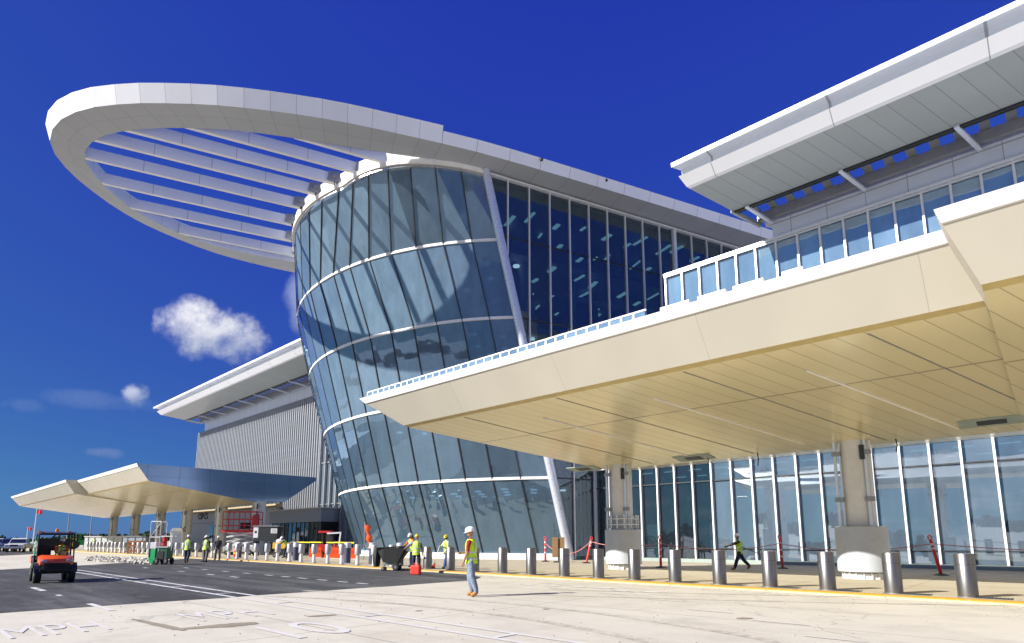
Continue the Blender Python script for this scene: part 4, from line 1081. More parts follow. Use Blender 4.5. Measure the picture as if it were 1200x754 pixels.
def person(label, loc, heading, legs, arms, shirt, pants, boots, skin, vest=M_vest, hat=M_hatw, lean=0., nod=0., turn=0., size=1., sleeves='long', hair=False, drop=None, group='site workers', twist=0.):
    """body grown over a posed skeleton; legs: (thigh pitch, knee bend, splay); arms: (pitch, splay, elbow bend, inward swing), left then right; degrees"""
    D = radians; H = {}
    P = Vector((0, 0, .95)); sp_ = Vector((0, sin(D(lean)), cos(D(lean))))
    fwd_ = Vector((0, cos(D(lean)), -sin(D(lean)))); tw = Matrix.Rotation(D(twist), 3, 'Z')
    xr = tw @ Vector((1, 0, 0))
    at = lambda t, x=0., y=0.: P+sp_*t+xr*x+fwd_*y
    pts = [P, at(.13), at(.34), at(.50), at(.585)]; rad = [(.150, .115), (.138, .105), (.165, .118), (.085, .07), (.055, .055)]
    edges = [(0, 1), (1, 2), (2, 3), (3, 4)]; bones = [('torso', P-sp_*.05, at(.47)), ('neck', at(.52), at(.60))]
    low = 9
    hand = []; toes = []
    for si, (sx, (tp, kb, ab)) in enumerate(zip((-1, 1), legs)):
        hip = P+Vector((sx*.10, 0, -.03)); d = Vector((sx*sin(D(ab)), sin(D(tp))*cos(D(ab)), -cos(D(tp))*cos(D(ab))))
        knee = hip+d*.43; e = Vector((sx*sin(D(ab))*.6, sin(D(tp-kb)), -cos(D(tp-kb)))).normalized(); ank = knee+e*.42
        pitchf = max(-35, min(30, (tp-kb)*.55)); t0 = Vector((sx*.10, cos(D(pitchf)), sin(D(pitchf))))
        heel = ank-t0*.055+Vector((0, 0, -.045)); toe = ank+t0*.17+Vector((0, 0, -.05))
        i = len(pts); pts += [hip, hip.lerp(knee, .35), knee, knee.lerp(ank, .35), ank, toe]; rad += [(.112, .125), (.112, .118), (.092, .094), (.090, .094), (.074, .076), (.060, .050)]
        edges += [(0, i), (i, i+1), (i+1, i+2), (i+2, i+3), (i+3, i+4), (i+4, i+5)]
        bones += [('leg', hip, knee), ('leg', knee, ank-e*.04), ('foot', ank+e*.02, toe)]; low = min(low, ank.z, toe.z+.03); toes.append((ank, heel, toe))
    for sx, (ap, ab, eb, iw) in zip((-1, 1), arms):
        sh = at(.455, sx*.185); d = Vector((sx*sin(D(ab)), sin(D(ap))*cos(D(ab)), -cos(D(ap))*cos(D(ab)))); d = tw @ d
        el = sh+d*.285; e = tw @ Vector((-sx*sin(D(iw)), sin(D(ap+eb))*cos(D(iw)), -cos(D(ap+eb))*cos(D(iw)))); wr = el+e*.25
        i = len(pts); pts += [at(.44, sx*.12), sh, sh.lerp(el, .5), el, wr, wr+e*.075]; rad += [(.075, .075), (.070, .070), (.058, .058), (.047, .047), (.032, .032), (.038, .023)]
        edges += [(2, i), (i, i+1), (i+1, i+2), (i+2, i+3), (i+3, i+4), (i+4, i+5)]
        bones += [('upper', sh, el.lerp(sh, .12)), ('fore', el, wr), ('hand', wr+e*.02, wr+e*.2)]; hand.append((wr, e, sx))
    me = bpy.data.meshes.new('s'); me.from_pydata([tuple(p) for p in pts], edges, [])
    o = bpy.data.objects.new('s', me); COL.objects.link(o)
    md = o.modifiers.new('skin', 'SKIN'); md.use_smooth_shade = True
    for v, r in zip(me.skin_vertices[0].data, rad): v.radius = r
    me.skin_vertices[0].data[0].use_root = True
    sb = o.modifiers.new('sub', 'SUBSURF'); sb.levels = 1; sb.render_levels = 1
    bpy.context.view_layer.update()
    body = bpy.data.meshes.new_from_object(o.evaluated_get(bpy.context.evaluated_depsgraph_get())); bpy.data.objects.remove(o)
    bm = bmesh.new(); bm.from_mesh(body); bpy.data.meshes.remove(body)
    # head
    hm = Matrix.Translation(at(.60)) @ Matrix.Rotation(D(turn+twist), 4, 'Z') @ Matrix.Rotation(-D(lean*.5+nod), 4, 'X')
    n0 = len(bm.verts)
    r = bmesh.ops.create_uvsphere(bm, u_segments=20, v_segments=14, radius=1)
    for v in r['verts']:
        x, y, z = v.co
        w_ = 1-.28*max(0, -z)*(1 if y > -.2 else .6)
        v.co = Vector((x*.076*w_, y*.098*(1-.12*max(0, -z)), .105+z*.118))
        if y > .55 and abs(x) < .22 and -.32 < z < .12: v.co.y += .022*(1-abs(x)/.22)
        if y > .6 and z < -.6: v.co.y += .012
        v.co = hm @ v.co
    for sx in (-1, 1):
        r2 = bmesh.ops.create_uvsphere(bm, u_segments=8, v_segments=6, radius=1)
        for v in r2['verts']: v.co = hm @ Vector((sx*.078+v.co.x*.012, -.005+v.co.y*.02, .10+v.co.z*.032))
    headv = set(v for v in bm.verts if v.index == -1 or True) if False else None
    bm.verts.ensure_lookup_table(); nhead = range(n0, len(bm.verts))
    headidx = set(nhead)
    # fingers, each rooted in the palm and a little curled
    f0 = len(bm.verts)
    for wr, e, sx in hand:
        side_ = e.cross(Vector((sx, .2, .1))).normalized(); curl = e.cross(side_).normalized()*(-1 if e.cross(side_).dot(Vector((sx, 0, 0))) > 0 else 1)
        for q, (off, L) in enumerate(((-.027, .066), (-.009, .078), (.009, .074), (.027, .058))):
            b = MB(); p0 = wr+e*.085+side_*off; p1 = p0+(e+curl*.25).normalized()*L*.5; p2 = p1+(e+curl*.9).normalized()*L*.5
            b.tube([p0-e*.02, p0, p1, p2], [.010, .0095, .009, .007], 6)
            vs = [bm.verts.new(v) for v in b.v]
            for f in b.f: bm.faces.new([vs[k] for k in f])
        b = MB(); p0 = wr+e*.04+side_*-.03; p1 = p0+(e*.6-side_*.8).normalized()*.04; p2 = p1+(e+curl*.5).normalized()*.03
        b.tube([p0, p1, p2], [.012, .011, .008], 6)
        vs = [bm.verts.new(v) for v in b.v]
        for f in b.f: bm.faces.new([vs[k] for k in f])
    bm.verts.ensure_lookup_table(); bm.verts.index_update()
    mats = [skin, shirt, pants, boots]
    def seg(p, a, c):
        ac = c-a; t = max(0, min(1, (p-a).dot(ac)/ac.dot(ac))); return (p-(a+ac*t)).length
    idx = {'torso': 1, 'neck': 0, 'leg': 2, 'foot': 3, 'upper': 1, 'fore': 1 if sleeves == 'long' else 0, 'hand': 0}
    for f in bm.faces:
        f.smooth = True; k = f.verts[0].index
        if k in headidx or k >= f0: f.material_index = 0; continue
        c = f.calc_center_median(); kind = min(bones, key=lambda bn: seg(c, bn[1], bn[2])-(.06 if bn[0] == 'torso' else 0))[0]
        if kind == 'torso' and (c-P).dot(sp_) < .02: kind = 'leg'
        f.material_index = idx[kind]
    dz = -low+.055
    rootz = (loc[2] if len(loc) > 2 else 0.008)
    for v in bm.verts: v.co = Vector((v.co.x, v.co.y, v.co.z+dz))
    me = bpy.data.meshes.new('person'); bm.to_mesh(me); bm.free()
    for m in mats: me.materials.append(m)
    root = bpy.data.objects.new('person', me); COL.objects.link(root)
    hd = Vector(heading).normalized(); rz = math.atan2(hd.y, hd.x)-pi/2
    root.location = (loc[0], loc[1], rootz if drop is None else drop); root.rotation_euler = (0, 0, rz); root.scale = (size,)*3
    tag(root, label, 'person', group)
    Z = Vector((0, 0, dz)); up_ = lambda p: p+Z
    def shell(t0, t1, prof, name, m, par, grow=0., n=28):
        rings = []
        for t, rx, ry in prof:
            if t < t0-1e-6 or t > t1+1e-6: continue
            rings.append([up_(at(t, (rx+grow)*cos(2*pi*j/n), (ry+grow)*sin(2*pi*j/n))) for j in range(n)])
        return MB().loft(rings).build(name, m, par, smooth=True, fix=False)
    def prof(t):
        K = [(-.12, .188, .160), (-.02, .182, .150), (.08, .176, .142), (.16, .178, .140), (.26, .190, .148), (.34, .192, .150), (.42, .168, .140), (.48, .125, .115), (.525, .085, .085)]
        for (a, x0, y0), (c, x1, y1) in zip(K, K[1:]):
            if a <= t <= c: u = (t-a)/(c-a); return x0+(x1-x0)*u, y0+(y1-y0)*u
        return K[-1][1:]
    if vest is not None:
        ts = [-.12, -.06, -.02, .03, .08, .12, .16, .21, .26, .30, .34, .38, .42, .45, .48, .525]
        v_ = shell(-1, 1, [(t, *prof(t)) for t in ts], 'vest', vest, root)
        for a, c in ((-.01, .04), (.15, .20)):
            shell(-1, 1, [(t, *prof(t)) for t in (a, (a+c)/2, c)], 'reflective_stripe', M_stripe, v_, .006)
        for sx in (-1, 1):
            b = MB(); rr = []
            for t in (.20, .26, .34, .42, .47):
                x, y = prof(t); xx = sx*.075; k_ = sqrt(max(0, 1-(xx/(x+.006))**2)); yy = (y+.007)*k_
                rr.append((t, xx, yy))
            for sgn in (1, -1):
                for (t, xx, yy), (t2, x2, y2) in zip(rr, rr[1:]):
                    b.face([up_(at(t, xx-.022, sgn*yy)), up_(at(t, xx+.022, sgn*yy)), up_(at(t2, x2+.022, sgn*y2)), up_(at(t2, x2-.022, sgn*y2))])
            b.build('reflective_stripe', M_stripe, v_, fix=False)
    HM = Matrix.Translation(Z) @ hm
    if hat is not None:
        rings = []; n = 24
        for zz_, rr in ((.118, 1.0), (.14, 1.0), (.17, .96), (.20, .84), (.225, .62), (.24, .34), (.245, .05)):
            rings.append([HM @ Vector((.105*rr*cos(2*pi*j/n), .128*rr*sin(2*pi*j/n)-.004, zz_)) for j in range(n)])
        hb = MB().loft(rings, True, True)
        hb.loft([[HM @ Vector((.112*cos(2*pi*j/n), (.135+.035*max(0, sin(2*pi*j/n))**2)*sin(2*pi*j/n), z_)) for j in range(n)] for z_ in (.112, .124)], True, True)
        hb.tube([HM @ Vector((0, .128*cos(t), .13+.122*sin(t))) for t in [pi*k/10 for k in range(1, 10)]], .012, 6)
        hb.build('hard_hat', hat, root, smooth=True, fix=True)
    if hat is None or hair:
        hb = MB(); n = 18; rings = []
        for zz_, rr in ((.02, .96), (.06, 1.06), (.12, 1.08), (.17, 1.02), (.21, .78), (.232, .30)):
            rings.append([HM @ Vector((.080*rr*cos(2*pi*j/n), .098*rr*sin(2*pi*j/n)-.016, zz_)) for j in range(n)])
        hb.loft(rings, True, True); hb.build('hair', M_hair, root, smooth=True)
    eb = MB()
    for sx in (-1, 1): eb.ball(tuple(HM @ Vector((sx*.030, .088, .112))), .011, 8, 6)
    eb.build('eyes', M_eye, root, smooth=True)
    mb_ = MB(); mb_.tube([HM @ Vector((-.024, .084, .045)), HM @ Vector((0, .092, .043)), HM @ Vector((.024, .084, .045))], .006, 6); mb_.build('mouth', SKINS[1], root, smooth=True)
    return root
LEFT = -rt; RIGHT = rt
stand = [(2, 4, 4), (-2, 4, 5)]
person('worker in red shirt, lime vest, white helmet and tan boots walking across the pale concrete', (-11.77, 11.12, 0), LEFT+fw*.25, [(-9, 10, 4), (12, 24, 4)], [(4, 8, 20, 6), (12, 8, 72, 45)], M_redshirt, M_denim, M_boot, SKINS[0], nod=10, sleeves='short', size=1.03, lean=3)
person('worker in yellow helmet and lime vest standing back turned beside the black cart', (-21.6, 16.95, 0), fw+rt*.12, stand, [(30, 55, 20, -45), (8, 14, 12, 2)], M_greyshirt, M_navyp, M_bootd, SKINS[0], hat=M_haty, lean=2, nod=8, turn=15, size=.98)
person('worker in orange sleeves and white helmet leaning over the black cart', (-25.0, 19.4, 0.09), LEFT*.5-fw*.8+LEFT*.2, [(12, 10, 5), (2, 8, 6)], [(35, 12, 35, 10), (38, 10, 30, 10)], M_orshirt, M_navyp, M_bootd, SKINS[1], lean=18, nod=14, size=1.0)
person('worker in yellow helmet and bright blue jeans walking with a dust pan', (-22.4, 19.48, 0.09), LEFT*.75-fw*.65, [(20, 6, 3), (-22, 22, 3)], [(14, 10, 18, 6), (30, 14, 85, 35)], M_whiteshirt, M_jeans, M_bootd, SKINS[0], hat=M_haty, nod=16, turn=25, lean=5, size=.97, hair=True)
person('worker in white helmet and lime vest striding left under the canopy pulling a pole', (-11.36, 28.5, 0.09), LEFT+fw*.12, [(25, 8, 3), (-26, 18, 3)], [(62, 6, 12, 8), (58, 8, 14, 5)], M_darkshirt, M_navyp, M_boot, SKINS[1], sleeves='short', lean=6, nod=4, size=1.0)
person('stocky worker in navy trousers and lime vest seen from behind near the green cart', (-42.2, 14.2, 0), fw+LEFT*.15, [(14, 10, 3), (-14, 26, 3)], [(14, 10, 40, 15), (-6, 12, 30, 10)], M_greyshirt, M_navyp, M_boot, SKINS[0], size=1.04, lean=3)
person('worker in lime vest and pale trousers seen from behind, right of the stocky worker', (-42.9, 15.6, 0), fw+RIGHT*.1, [(6, 6, 4), (-8, 12, 4)], [(10, 9, 35, 10), (5, 9, 30, 8)], M_darkshirt, M_khaki, M_bootd, SKINS[1], size=1.02)
person('worker half hidden behind the stocky worker facing the kerb', (-43.9, 15.9, 0), -fw+LEFT*.4, stand, [(20, 10, 60, 20), (15, 10, 50, 20)], M_darkshirt, M_khaki, M_bootd, SKINS[1])
person('worker in black shirt without a vest standing between two lime vests', (-45.6, 17.4, 0), -fw+RIGHT*.3, stand, [(10, 8, 20, 5), (12, 8, 25, 5)], M_darkshirt, M_khaki, M_bootd, SKINS[1], vest=None, hat=M_hatw)
person('worker in grey helmet bent over the yellow work cart behind the bollards', (-43.3, 21.6, 0.09), LEFT*.9-fw*.3, [(28, 30, 4), (6, 20, 5)], [(45, 10, 30, 8), (50, 10, 25, 8)], M_darkshirt, M_navyp, M_bootd, SKINS[1], lean=38, nod=6)
person('distant worker in lime vest standing beside the far green tractor', (-96, 20.5, 0.09), -fw, stand, [(8, 8, 15, 5), (8, 8, 15, 5)], M_greyshirt, M_navyp, M_bootd, SKINS[0])

# ------------------------------------------------------------------ utility vehicle with driver
ut = thing('utility_vehicle', 'orange and black utility buggy with roll cage driving on the dark asphalt', 'utility vehicle', (-27.2, 4.62, .004), -.08); ut.scale = (.82, .80, .88)
def wheel(par, x, y, r, wdt, hubm=M_grey, knobs=18, name='wheel'):
    ax = MB().lathe([(r*.55, -wdt/2+.01), (r*.55, wdt/2-.01)], (x, y, r), 20, axis='Y')
    w_ = ax.build(name, M_dark, par, smooth=True)
    t = MB().lathe([(r*.56, -wdt/2), (r*.86, -wdt/2), (r*.95, -wdt*.40), (r*.97, 0), (r*.95, wdt*.40), (r*.86, wdt/2), (r*.56, wdt/2)], (x, y, r), 28, axis='Y', caps=False)
    if knobs:
        for k in range(knobs):
            a = 2*pi*k/knobs
            for s_ in (-1, 1): t.box((x+r*.96*cos(a+s_*.09), y+s_*wdt*.24, r+r*.96*sin(a+s_*.09)), (.05, wdt*.40, .045), ry=-a-s_*.09+pi/2)
    t.build('tyre', M_black, w_, smooth=True)
    s_ = 1 if y > 0 else -1
    h = MB().lathe([(r*.5, 0), (r*.5, .02), (r*.18, .05), (r*.05, .05)], (x, y+s_*(wdt/2-.05), r), 16, axis='Y')
    for k in range(5):
        a = 2*pi*k/5; h.beam((x, y+s_*(wdt/2-.01), r), (x+r*.48*cos(a), y+s_*(wdt/2-.015), r+r*.48*sin(a)), .05, .03, up=Vector((0, 1, 0)))
    h.build('rim', hubm, w_)
    return w_
for sx, sy in ((.95, -.60), (.95, .60), (-.95, -.60), (-.95, .60)): wheel(ut, sx, sy, .33, .27)
b = MB(); b.box((0, 0, .48), (2.5, .8, .16)); b.box((.95, 0, .42), (.5, .9, .12)); b.box((-.1, 0, .58), (1.2, 1.40, .05))
b.build('chassis', M_black, ut, bevel=.02)
b = MB(); rings = []
for x, z0, z1, wy in ((1.38, .72, .86, .42), (1.30, .70, .95, .58), (1.05, .72, 1.02, .62), (.62, .78, 1.10, .64)):
    rings.append([Vector((x, -wy, z0)), Vector((x, -wy, z1-.06)), Vector((x, -wy*.8, z1)), Vector((x, wy*.8, z1)), Vector((x, wy, z1-.06)), Vector((x, wy, z0))])
b.loft(rings, True, True); b.build('hood', M_orange, ut, bevel=.015, smooth=True)
for s_ in (-1, 1):
    b = MB(); rr = []
    for k in range(9):
        a = pi*.05+pi*.9*k/8; rr.append([Vector((.95+.42*cos(a), s_*.44, .36+.42*sin(a))), Vector((.95+.42*cos(a), s_*.76, .34+.42*sin(a))), Vector((.95+.45*cos(a), s_*.76, .34+.45*sin(a))), Vector((.95+.45*cos(a), s_*.44, .36+.45*sin(a)))])
    b.loft(rr, True, True); b.build('fender', M_dark, ut)
    hl = MB().ball((1.30, s_*.42, .86), (.09, .15, .075), 14, 8); ho = hl.build('headlight', M_lens, ut, smooth=True)
    MB().ball((1.27, s_*.42, .86), (.08, .12, .06), 12, 6).build('reflector', M_chrome, ho, smooth=True)
    b = MB(); b.box((-.25, s_*.72, .78), (1.0, .04, .42)); b.build('side_panel', M_dark, ut, bevel=.02)
    b = MB(); b.box((-1.1, s_*.74, .88), (.9, .05, .26)); b.build('bed_side', M_orange, ut, bevel=.02)
b = MB(); b.box((1.40, 0, .66), (.10, .95, .24)); b.box((1.46, 0, .52), (.08, 1.15, .10))
for k in range(5): b.box((1.46, 0, .58+.05*k), (.02, .62, .018))
b.build('grille', M_black, ut, bevel=.015)
b = MB()
for s_ in (-1, 1):
    b.tube([(.62, s_*.66, .9), (.48, s_*.66, 1.35), (.30, s_*.64, 1.93), (-.55, s_*.64, 1.96), (-.75, s_*.66, 1.30), (-.78, s_*.66, .8)], .03, 8)
    b.tube([(-.60, s_*.64, 1.9), (-.60, s_*.68, .8)], .025, 8)
b.tube([(.30, -.64, 1.93), (.30, .64, 1.93)], .03, 8); b.tube([(-.55, -.64, 1.96), (-.55, .64, 1.96)], .03, 8); b.tube([(.46, -.66, 1.40), (.46, .66, 1.40)], .018, 6); b.tube([(-.6, -.66, 1.4), (-.6, .66, 1.4)], .02, 6)
b.build('roll_cage', M_black, ut, smooth=True)
b = MB(); rings = [[Vector((.42, -.60, 1.955)), Vector((.42, .60, 1.955)), Vector((.42, .60, 1.985)), Vector((.42, -.60, 1.985))], [Vector((.30, -.70, 1.965)), Vector((.30, .70, 1.965)), Vector((.30, .70, 2.02)), Vector((.30, -.70, 2.02))], [Vector((-.60, -.70, 1.98)), Vector((-.60, .70, 1.98)), Vector((-.60, .70, 2.05)), Vector((-.60, -.70, 2.05))], [Vector((-.72, -.62, 1.98)), Vector((-.72, .62, 1.98)), Vector((-.72, .62, 2.02)), Vector((-.72, -.62, 2.02))]]
b.loft(rings, True, True); b.build('roof', M_navy, ut, bevel=.01)
MB().lathe([(.07, 2.04), (.07, 2.10), (.06, 2.15), (.02, 2.17)], (.05, 0, 0), 14).build('beacon', M_amber, ut, smooth=True)
for s_ in (-.62, .45): MB().box((.30, s_*1.0, 2.04), (.08, .14, .05)).build('roof_lamp', M_amber, ut, bevel=.01)
for s_ in (-.33, .33):
    b = MB(); b.box((-.35, s_, .88), (.5, .52, .16)); b.box((-.58, s_, 1.16), (.12, .50, .55), ry=-.15); b.build('seat', M_black, ut, bevel=.04)
b = MB(); b.lathe([(.17, -.012), (.19, 0), (.17, .012), (.155, 0), (.17, -.012)], (0, 0, 0), 20, caps=False); so = b.build('steering_wheel', M_black, ut, smooth=True); so.location = (.18, .33, 1.12); so.rotation_euler = (0, radians(-60), 0)
b = MB(); b.box((-1.1, 0, .78), (.95, 1.42, .05)); b.box((-1.56, 0, .90), (.04, 1.42, .26)); b.box((-.66, 0, .92), (.04, 1.42, .30)); b.build('cargo_bed', M_black, ut)
b = MB(); b.box((-.64, 0, 1.50), (.02, 1.22, .50)); b.build('rear_panel', M_dark, ut)
MB().box((.02, -.71, 1.55), (.80, .02, .62)).build('side_curtain', M_clear, ut)
dg = MB().box((-.35, -.70, 1.45), (.42, .03, .80)); dg.build('green_curtain', M_green, ut, bevel=.01)
d0 = person('driver in lime vest sitting at the wheel of the orange buggy', (-27.45, 4.86, .0), (1, -.08, 0), [(82, 78, 5), (82, 78, 5)], [(40, 8, 35, 10), (40, 8, 35, 10)], M_orshirt, M_navyp, M_bootd, SKINS[1], size=.82, drop=.40)

# ------------------------------------------------------------------ works equipment and other objects
def PX(u, d):
    p = fw*d+rt*((u-600)/693*d); return Vector((p.x, p.y, .09 if p.y > 18.4 else 0))
RA = math.atan2(rt.y, rt.x)
# black tilt cart
t = thing('tilt_cart', 'black plastic tilt cart on small wheels standing at the yellow kerb line', 'cart', (-24.1, 17.45, .012), RA-.1); t.scale = (.86, .86, .95)
b = MB(); rings = []
for x, z0, z1, wy in ((-.75, .95, 1.16, .36), (-.45, .42, 1.16, .38), (.35, .34, 1.18, .38), (.85, .95, 1.24, .36)):
    rings.append([Vector((x, -wy*.8, z0)), Vector((x, -wy, z1)), Vector((x, -wy+.04, z1)), Vector((x, -wy*.8+.05, z0+.05)), Vector((x, wy*.8-.05, z0+.05)), Vector((x, wy-.04, z1)), Vector((x, wy, z1)), Vector((x, wy*.8, z0))])
b.loft(rings, True, True); b.build('tub', M_black, t)
b = MB(); b.tube([(-.78, -.38, 1.17), (.88, -.38, 1.25), (.88, .38, 1.25), (-.78, .38, 1.17), (-.78, -.38, 1.17)], .03, 8); b.build('rim', M_dark, t, smooth=True)
b = MB(); b.box((.0, 0, .33), (.9, .5, .08)); b.beam((-.35, -.2, .35), (-.5, -.2, .12), .05, .05); b.build('frame', M_grey, t)
wheel(t, .28, -.30, .19, .08, knobs=0); wheel(t, .28, .30, .19, .08, knobs=0); wheel(t, -.48, -.2, .10, .05, knobs=0); wheel(t, -.48, .2, .10, .05, knobs=0)
b = MB(); rings = []
for k, (z, r_) in enumerate(((1.18, .16), (1.0, .26), (.7, .30), (.4, .27), (.2, .2))):
    rings.append([Vector((-.92+r_*.7*cos(2*pi*j/14)*(1+.12*sin(3*j+k)), r_*1.1*sin(2*pi*j/14)*(1+.1*cos(2*j+k)), z)) for j in range(14)])
o = MB().loft(rings, True, True).build('rubbish_bag', M_black, None, smooth=True); o.location = t.location; o.scale = t.scale; o.rotation_euler = (0, 0, RA-.1); tag(o, 'shiny black rubbish bag hanging at the left end of the black cart', 'bag')
t = thing('fuel_can', 'small bright red fuel can on the ground by the yellow helmeted worker', 'fuel can', (-20.9, 16.4, .006), .4)
MB().box((0, 0, .2), (.42, .26, .38)).build('body', M_brightred, t, bevel=.04); b = MB(); b.tube([(-.12, 0, .38), (-.1, 0, .46), (.1, 0, .46), (.12, 0, .38)], .02, 6); b.build('handle', M_brightred, t, smooth=True); MB().cyl((.16, .06, .39), .03, .08, 10).build('spout', M_black, t)
t = thing('dust_pan', 'red and green dust pan with long pale handle held by the walking worker', 'dust pan', (-23.2, 19.2, .095), RA)
b = MB(); b.hexa([(-.22, -.16, 0), (.16, -.16, 0), (.16, .16, 0), (-.22, .16, 0)], [(-.10, -.16, .02), (.16, -.16, .26), (.16, .16, .26), (-.10, .16, .02)]); b.build('pan', M_brightred, t); MB().box((-.16, 0, .09), (.16, .26, .14)).build('brush', M_dgreen, t, bevel=.02)
b = MB(); b.tube([(.10, 0, .2), (.38, .02, 1.15)], .018, 8); b.build('handle', M_whitep, t, smooth=True)
t = thing('push_broom', 'long pole with a brown head trailing behind the striding worker', 'broom', (-10.66, 28.5, .08))
b = MB(); b.tube([(-1.05, -.10, 1.28), (.55, .25, .62)], .018, 8); b.build('pole', M_dark, t, smooth=True); b = MB(); b.ball((.62, .27, .58), (.15, .10, .12), 12, 8); b.build('head', M_rust, t, smooth=True)
# delineator posts and the chain between them
dn = [('upright orange and white striped post beside the plywood board', -24.9, 30.2, 0, 0, True), ('red post leaning to the right at the rotunda corner pipe', -21.4, 29.9, .22, 0, False), ('red post with white bands half behind the clamped column base', -15.1, 27.6, 0, .02, True), ('red post with white bands behind the worker pulling a pole', -10.2, 30.9, -.05, 0, True), ('red post leaning left between the two rightmost bollards', -3.6, 29.4, -.20, 0, False)]
for lab, x, y, ry, rx_, bands in dn:
    t = thing('delineator_post', lab, 'marker post', (x, y, .09), RA, 'marker posts linked by a chain')
    M = Matrix.Rotation(ry, 4, 'Y') @ Matrix.Rotation(rx_, 4, 'X')
    MB().lathe([(.26, 0), (.26, .03), (.14, .07), (.06, .09)], n=18).build('base', M_black, t, smooth=True)
    p = MB().lathe([(.065, .06), (.06, 1.42), (.045, 1.46)], n=16).build('post', M_brightred, t, smooth=True); p.rotation_euler = (rx_, ry, 0)
    for z in ((1.05, 1.22) if not bands else (.55, .88, 1.22)): MB().lathe([(.0665, z), (.066, z+.09)], n=16).build('white_band', M_whitep, p, smooth=True)
    b = MB(); b.tube([(.0+.07*sin(a), 0, 1.55-.10*cos(a)) for a in [2*pi*k/14 for k in range(15)]], .022, 6); b.build('loop', M_brightred, p, smooth=True)
def chain(label, p, q, sag):
    P = [Vector(p).lerp(Vector(q), k/16)+Vector((0, 0, -sag*4*(k/16)*(1-k/16))) for k in range(17)]
    o = MB().tube(P, .020, 6).build('barrier_chain', M_rope, None, smooth=True); tag(o, label, 'chain', 'red and white chains between posts')
chain('red and white chain sagging from the striped post to the leaning post', (-24.9, 30.2, 1.3), (-21.2, 30.0, 1.35), .7)
chain('red and white chain from the leaning post to the clamped column', (-21.2, 30.0, 1.42), (-15.1, 27.6, 1.35), .25)
chain('red and white chain from the clamped column to the post behind the pole worker', (-15.1, 27.6, 1.35), (-10.2, 30.9, 1.35), .35)
chain('red and white chain from the post behind the pole worker to the right leaning post', (-10.2, 30.9, 1.3), (-3.8, 29.4, 1.35), .3)
chain('red and white chain running out of the picture from the right leaning post', (-3.8, 29.4, 1.35), (4, 30.2, 1.25), .2)
t = thing('plywood_board', 'brown plywood board on a dark stand beside the corner pipe', 'board', (-23.4, 29.7, .09), RA)
b = MB(); b.box((-.22, 0, .95), (.36, .04, 1.25)); b.box((.24, 0, .95), (.30, .04, 1.25)); b.build('panel', M_wood, t); MB().box((.03, .01, .75), (.14, .06, 1.5)).build('post', M_dark, t); MB().box((.03, 0, .04), (.7, .4, .07)).build('foot', M_dark, t)
# scissor lift
t = thing('scissor_lift', 'red railed scissor lift raised in front of the far canopy columns', 'scissor lift', PX(283, 56), RA)
b = MB(); b.box((0, 0, .55), (2.9, 1.1, .5)); b.box((-1.1, -.57, .6), (.5, .06, .35)); b.build('base', M_dirtygrey, t, bevel=.03)
for sx in (-1.05, 1.05):
    for sy in (-.5, .5): wheel(t, sx, sy, .26, .2, knobs=0)
for lv in range(3):
    for sy in (-.4, .4):
        b = MB(); z0 = .85+lv*.42; b.beam((-1.25, sy, z0), (1.25, sy, z0+.42), .07, .13); b.beam((1.25, sy+.09*(-1 if sy > 0 else 1), z0), (-1.25, sy+.09*(-1 if sy > 0 else 1), z0+.42), .07, .13); b.build('scissor_arm', M_whitep if lv != 1 else M_dirtygrey, t)
MB().box((0, 0, 2.24), (3.3, 1.2, .22)).build('platform', M_red, t, bevel=.02)
b = MB()
for sx in (-1.62, -.6, .45, 1.62):
    for sy in (-.57, .57): b.beam((sx, sy, 2.3), (sx, sy, 4.05), .06, .06)
for z in (2.75, 3.35, 4.05):
    for sy in (-.57, .57): b.beam((-1.65, sy, z), (1.65, sy, z), .05, .07)
    for sx in (-1.62, 1.62): b.beam((sx, -.57, z), (sx, .57, z), .05, .07)
b.build('guard_rail', M_red, t); MB().box((1.35, -.3, 3.05), (.5, .5, 1.3)).build('control_box', M_red, t, bevel=.04); MB().box((.2, .2, 2.75), (.8, .5, .6)).build('tool_box', M_black, t, bevel=.03)
person('worker in dark clothes and red vest standing on the scissor lift platform', PX(299, 56)+Vector((0, 0, 2.36)), -fw, stand, [(30, 10, 60, 10), (20, 10, 40, 10)], M_darkshirt, M_navyp, M_bootd, SKINS[1], vest=pal('red_vest', (.5, .03, .03), .7), hat=None)
t = thing('site_box', 'dark grey site box with pale notices below the nearest far column', 'site box', PX(313, 52.5), RA)
MB().box((0, 0, 1.95), (2.1, .9, 1.25)).build('body', M_dark, t, bevel=.03)
for sx in (-.9, .9): MB().box((sx, 0, .66), (.14, .8, 1.3)).build('leg', M_dark, t)
b = MB(); b.box((.75, -.46, 2.2), (.55, .012, .42)); b.build('notice', M_whitep, t); b = MB(); b.box((-.85, -.46, 2.05), (.42, .012, .9)); b.build('notice', M_ply, t)
b = MB()
for k in range(5): b.box((.75, -.467, 2.34-.07*k), (.42, .006, .022))
b.box((-.85, -.467, 2.1), (.2, .006, .22)); b.build('notice_print', M_ink, t)
MB().box((0, 0, 2.62), (2.3, 1.0, .08)).build('lid', M_grey, t, bevel=.01)
o = thing('fire_extinguisher', 'red fire extinguisher standing between the half sleeved bollards', 'extinguisher', PX(277, 50.0))
MB().lathe([(.14, .02), (.15, .06), (.15, .62), (.08, .72), (.04, .74)], n=16).build('cylinder', M_brightred, o, smooth=True); MB().box((0, 0, .80), (.08, .2, .09)).build('valve', M_black, o); MB().lathe([(.152, .25), (.152, .40)], n=16).build('label', M_tape, o, smooth=True)
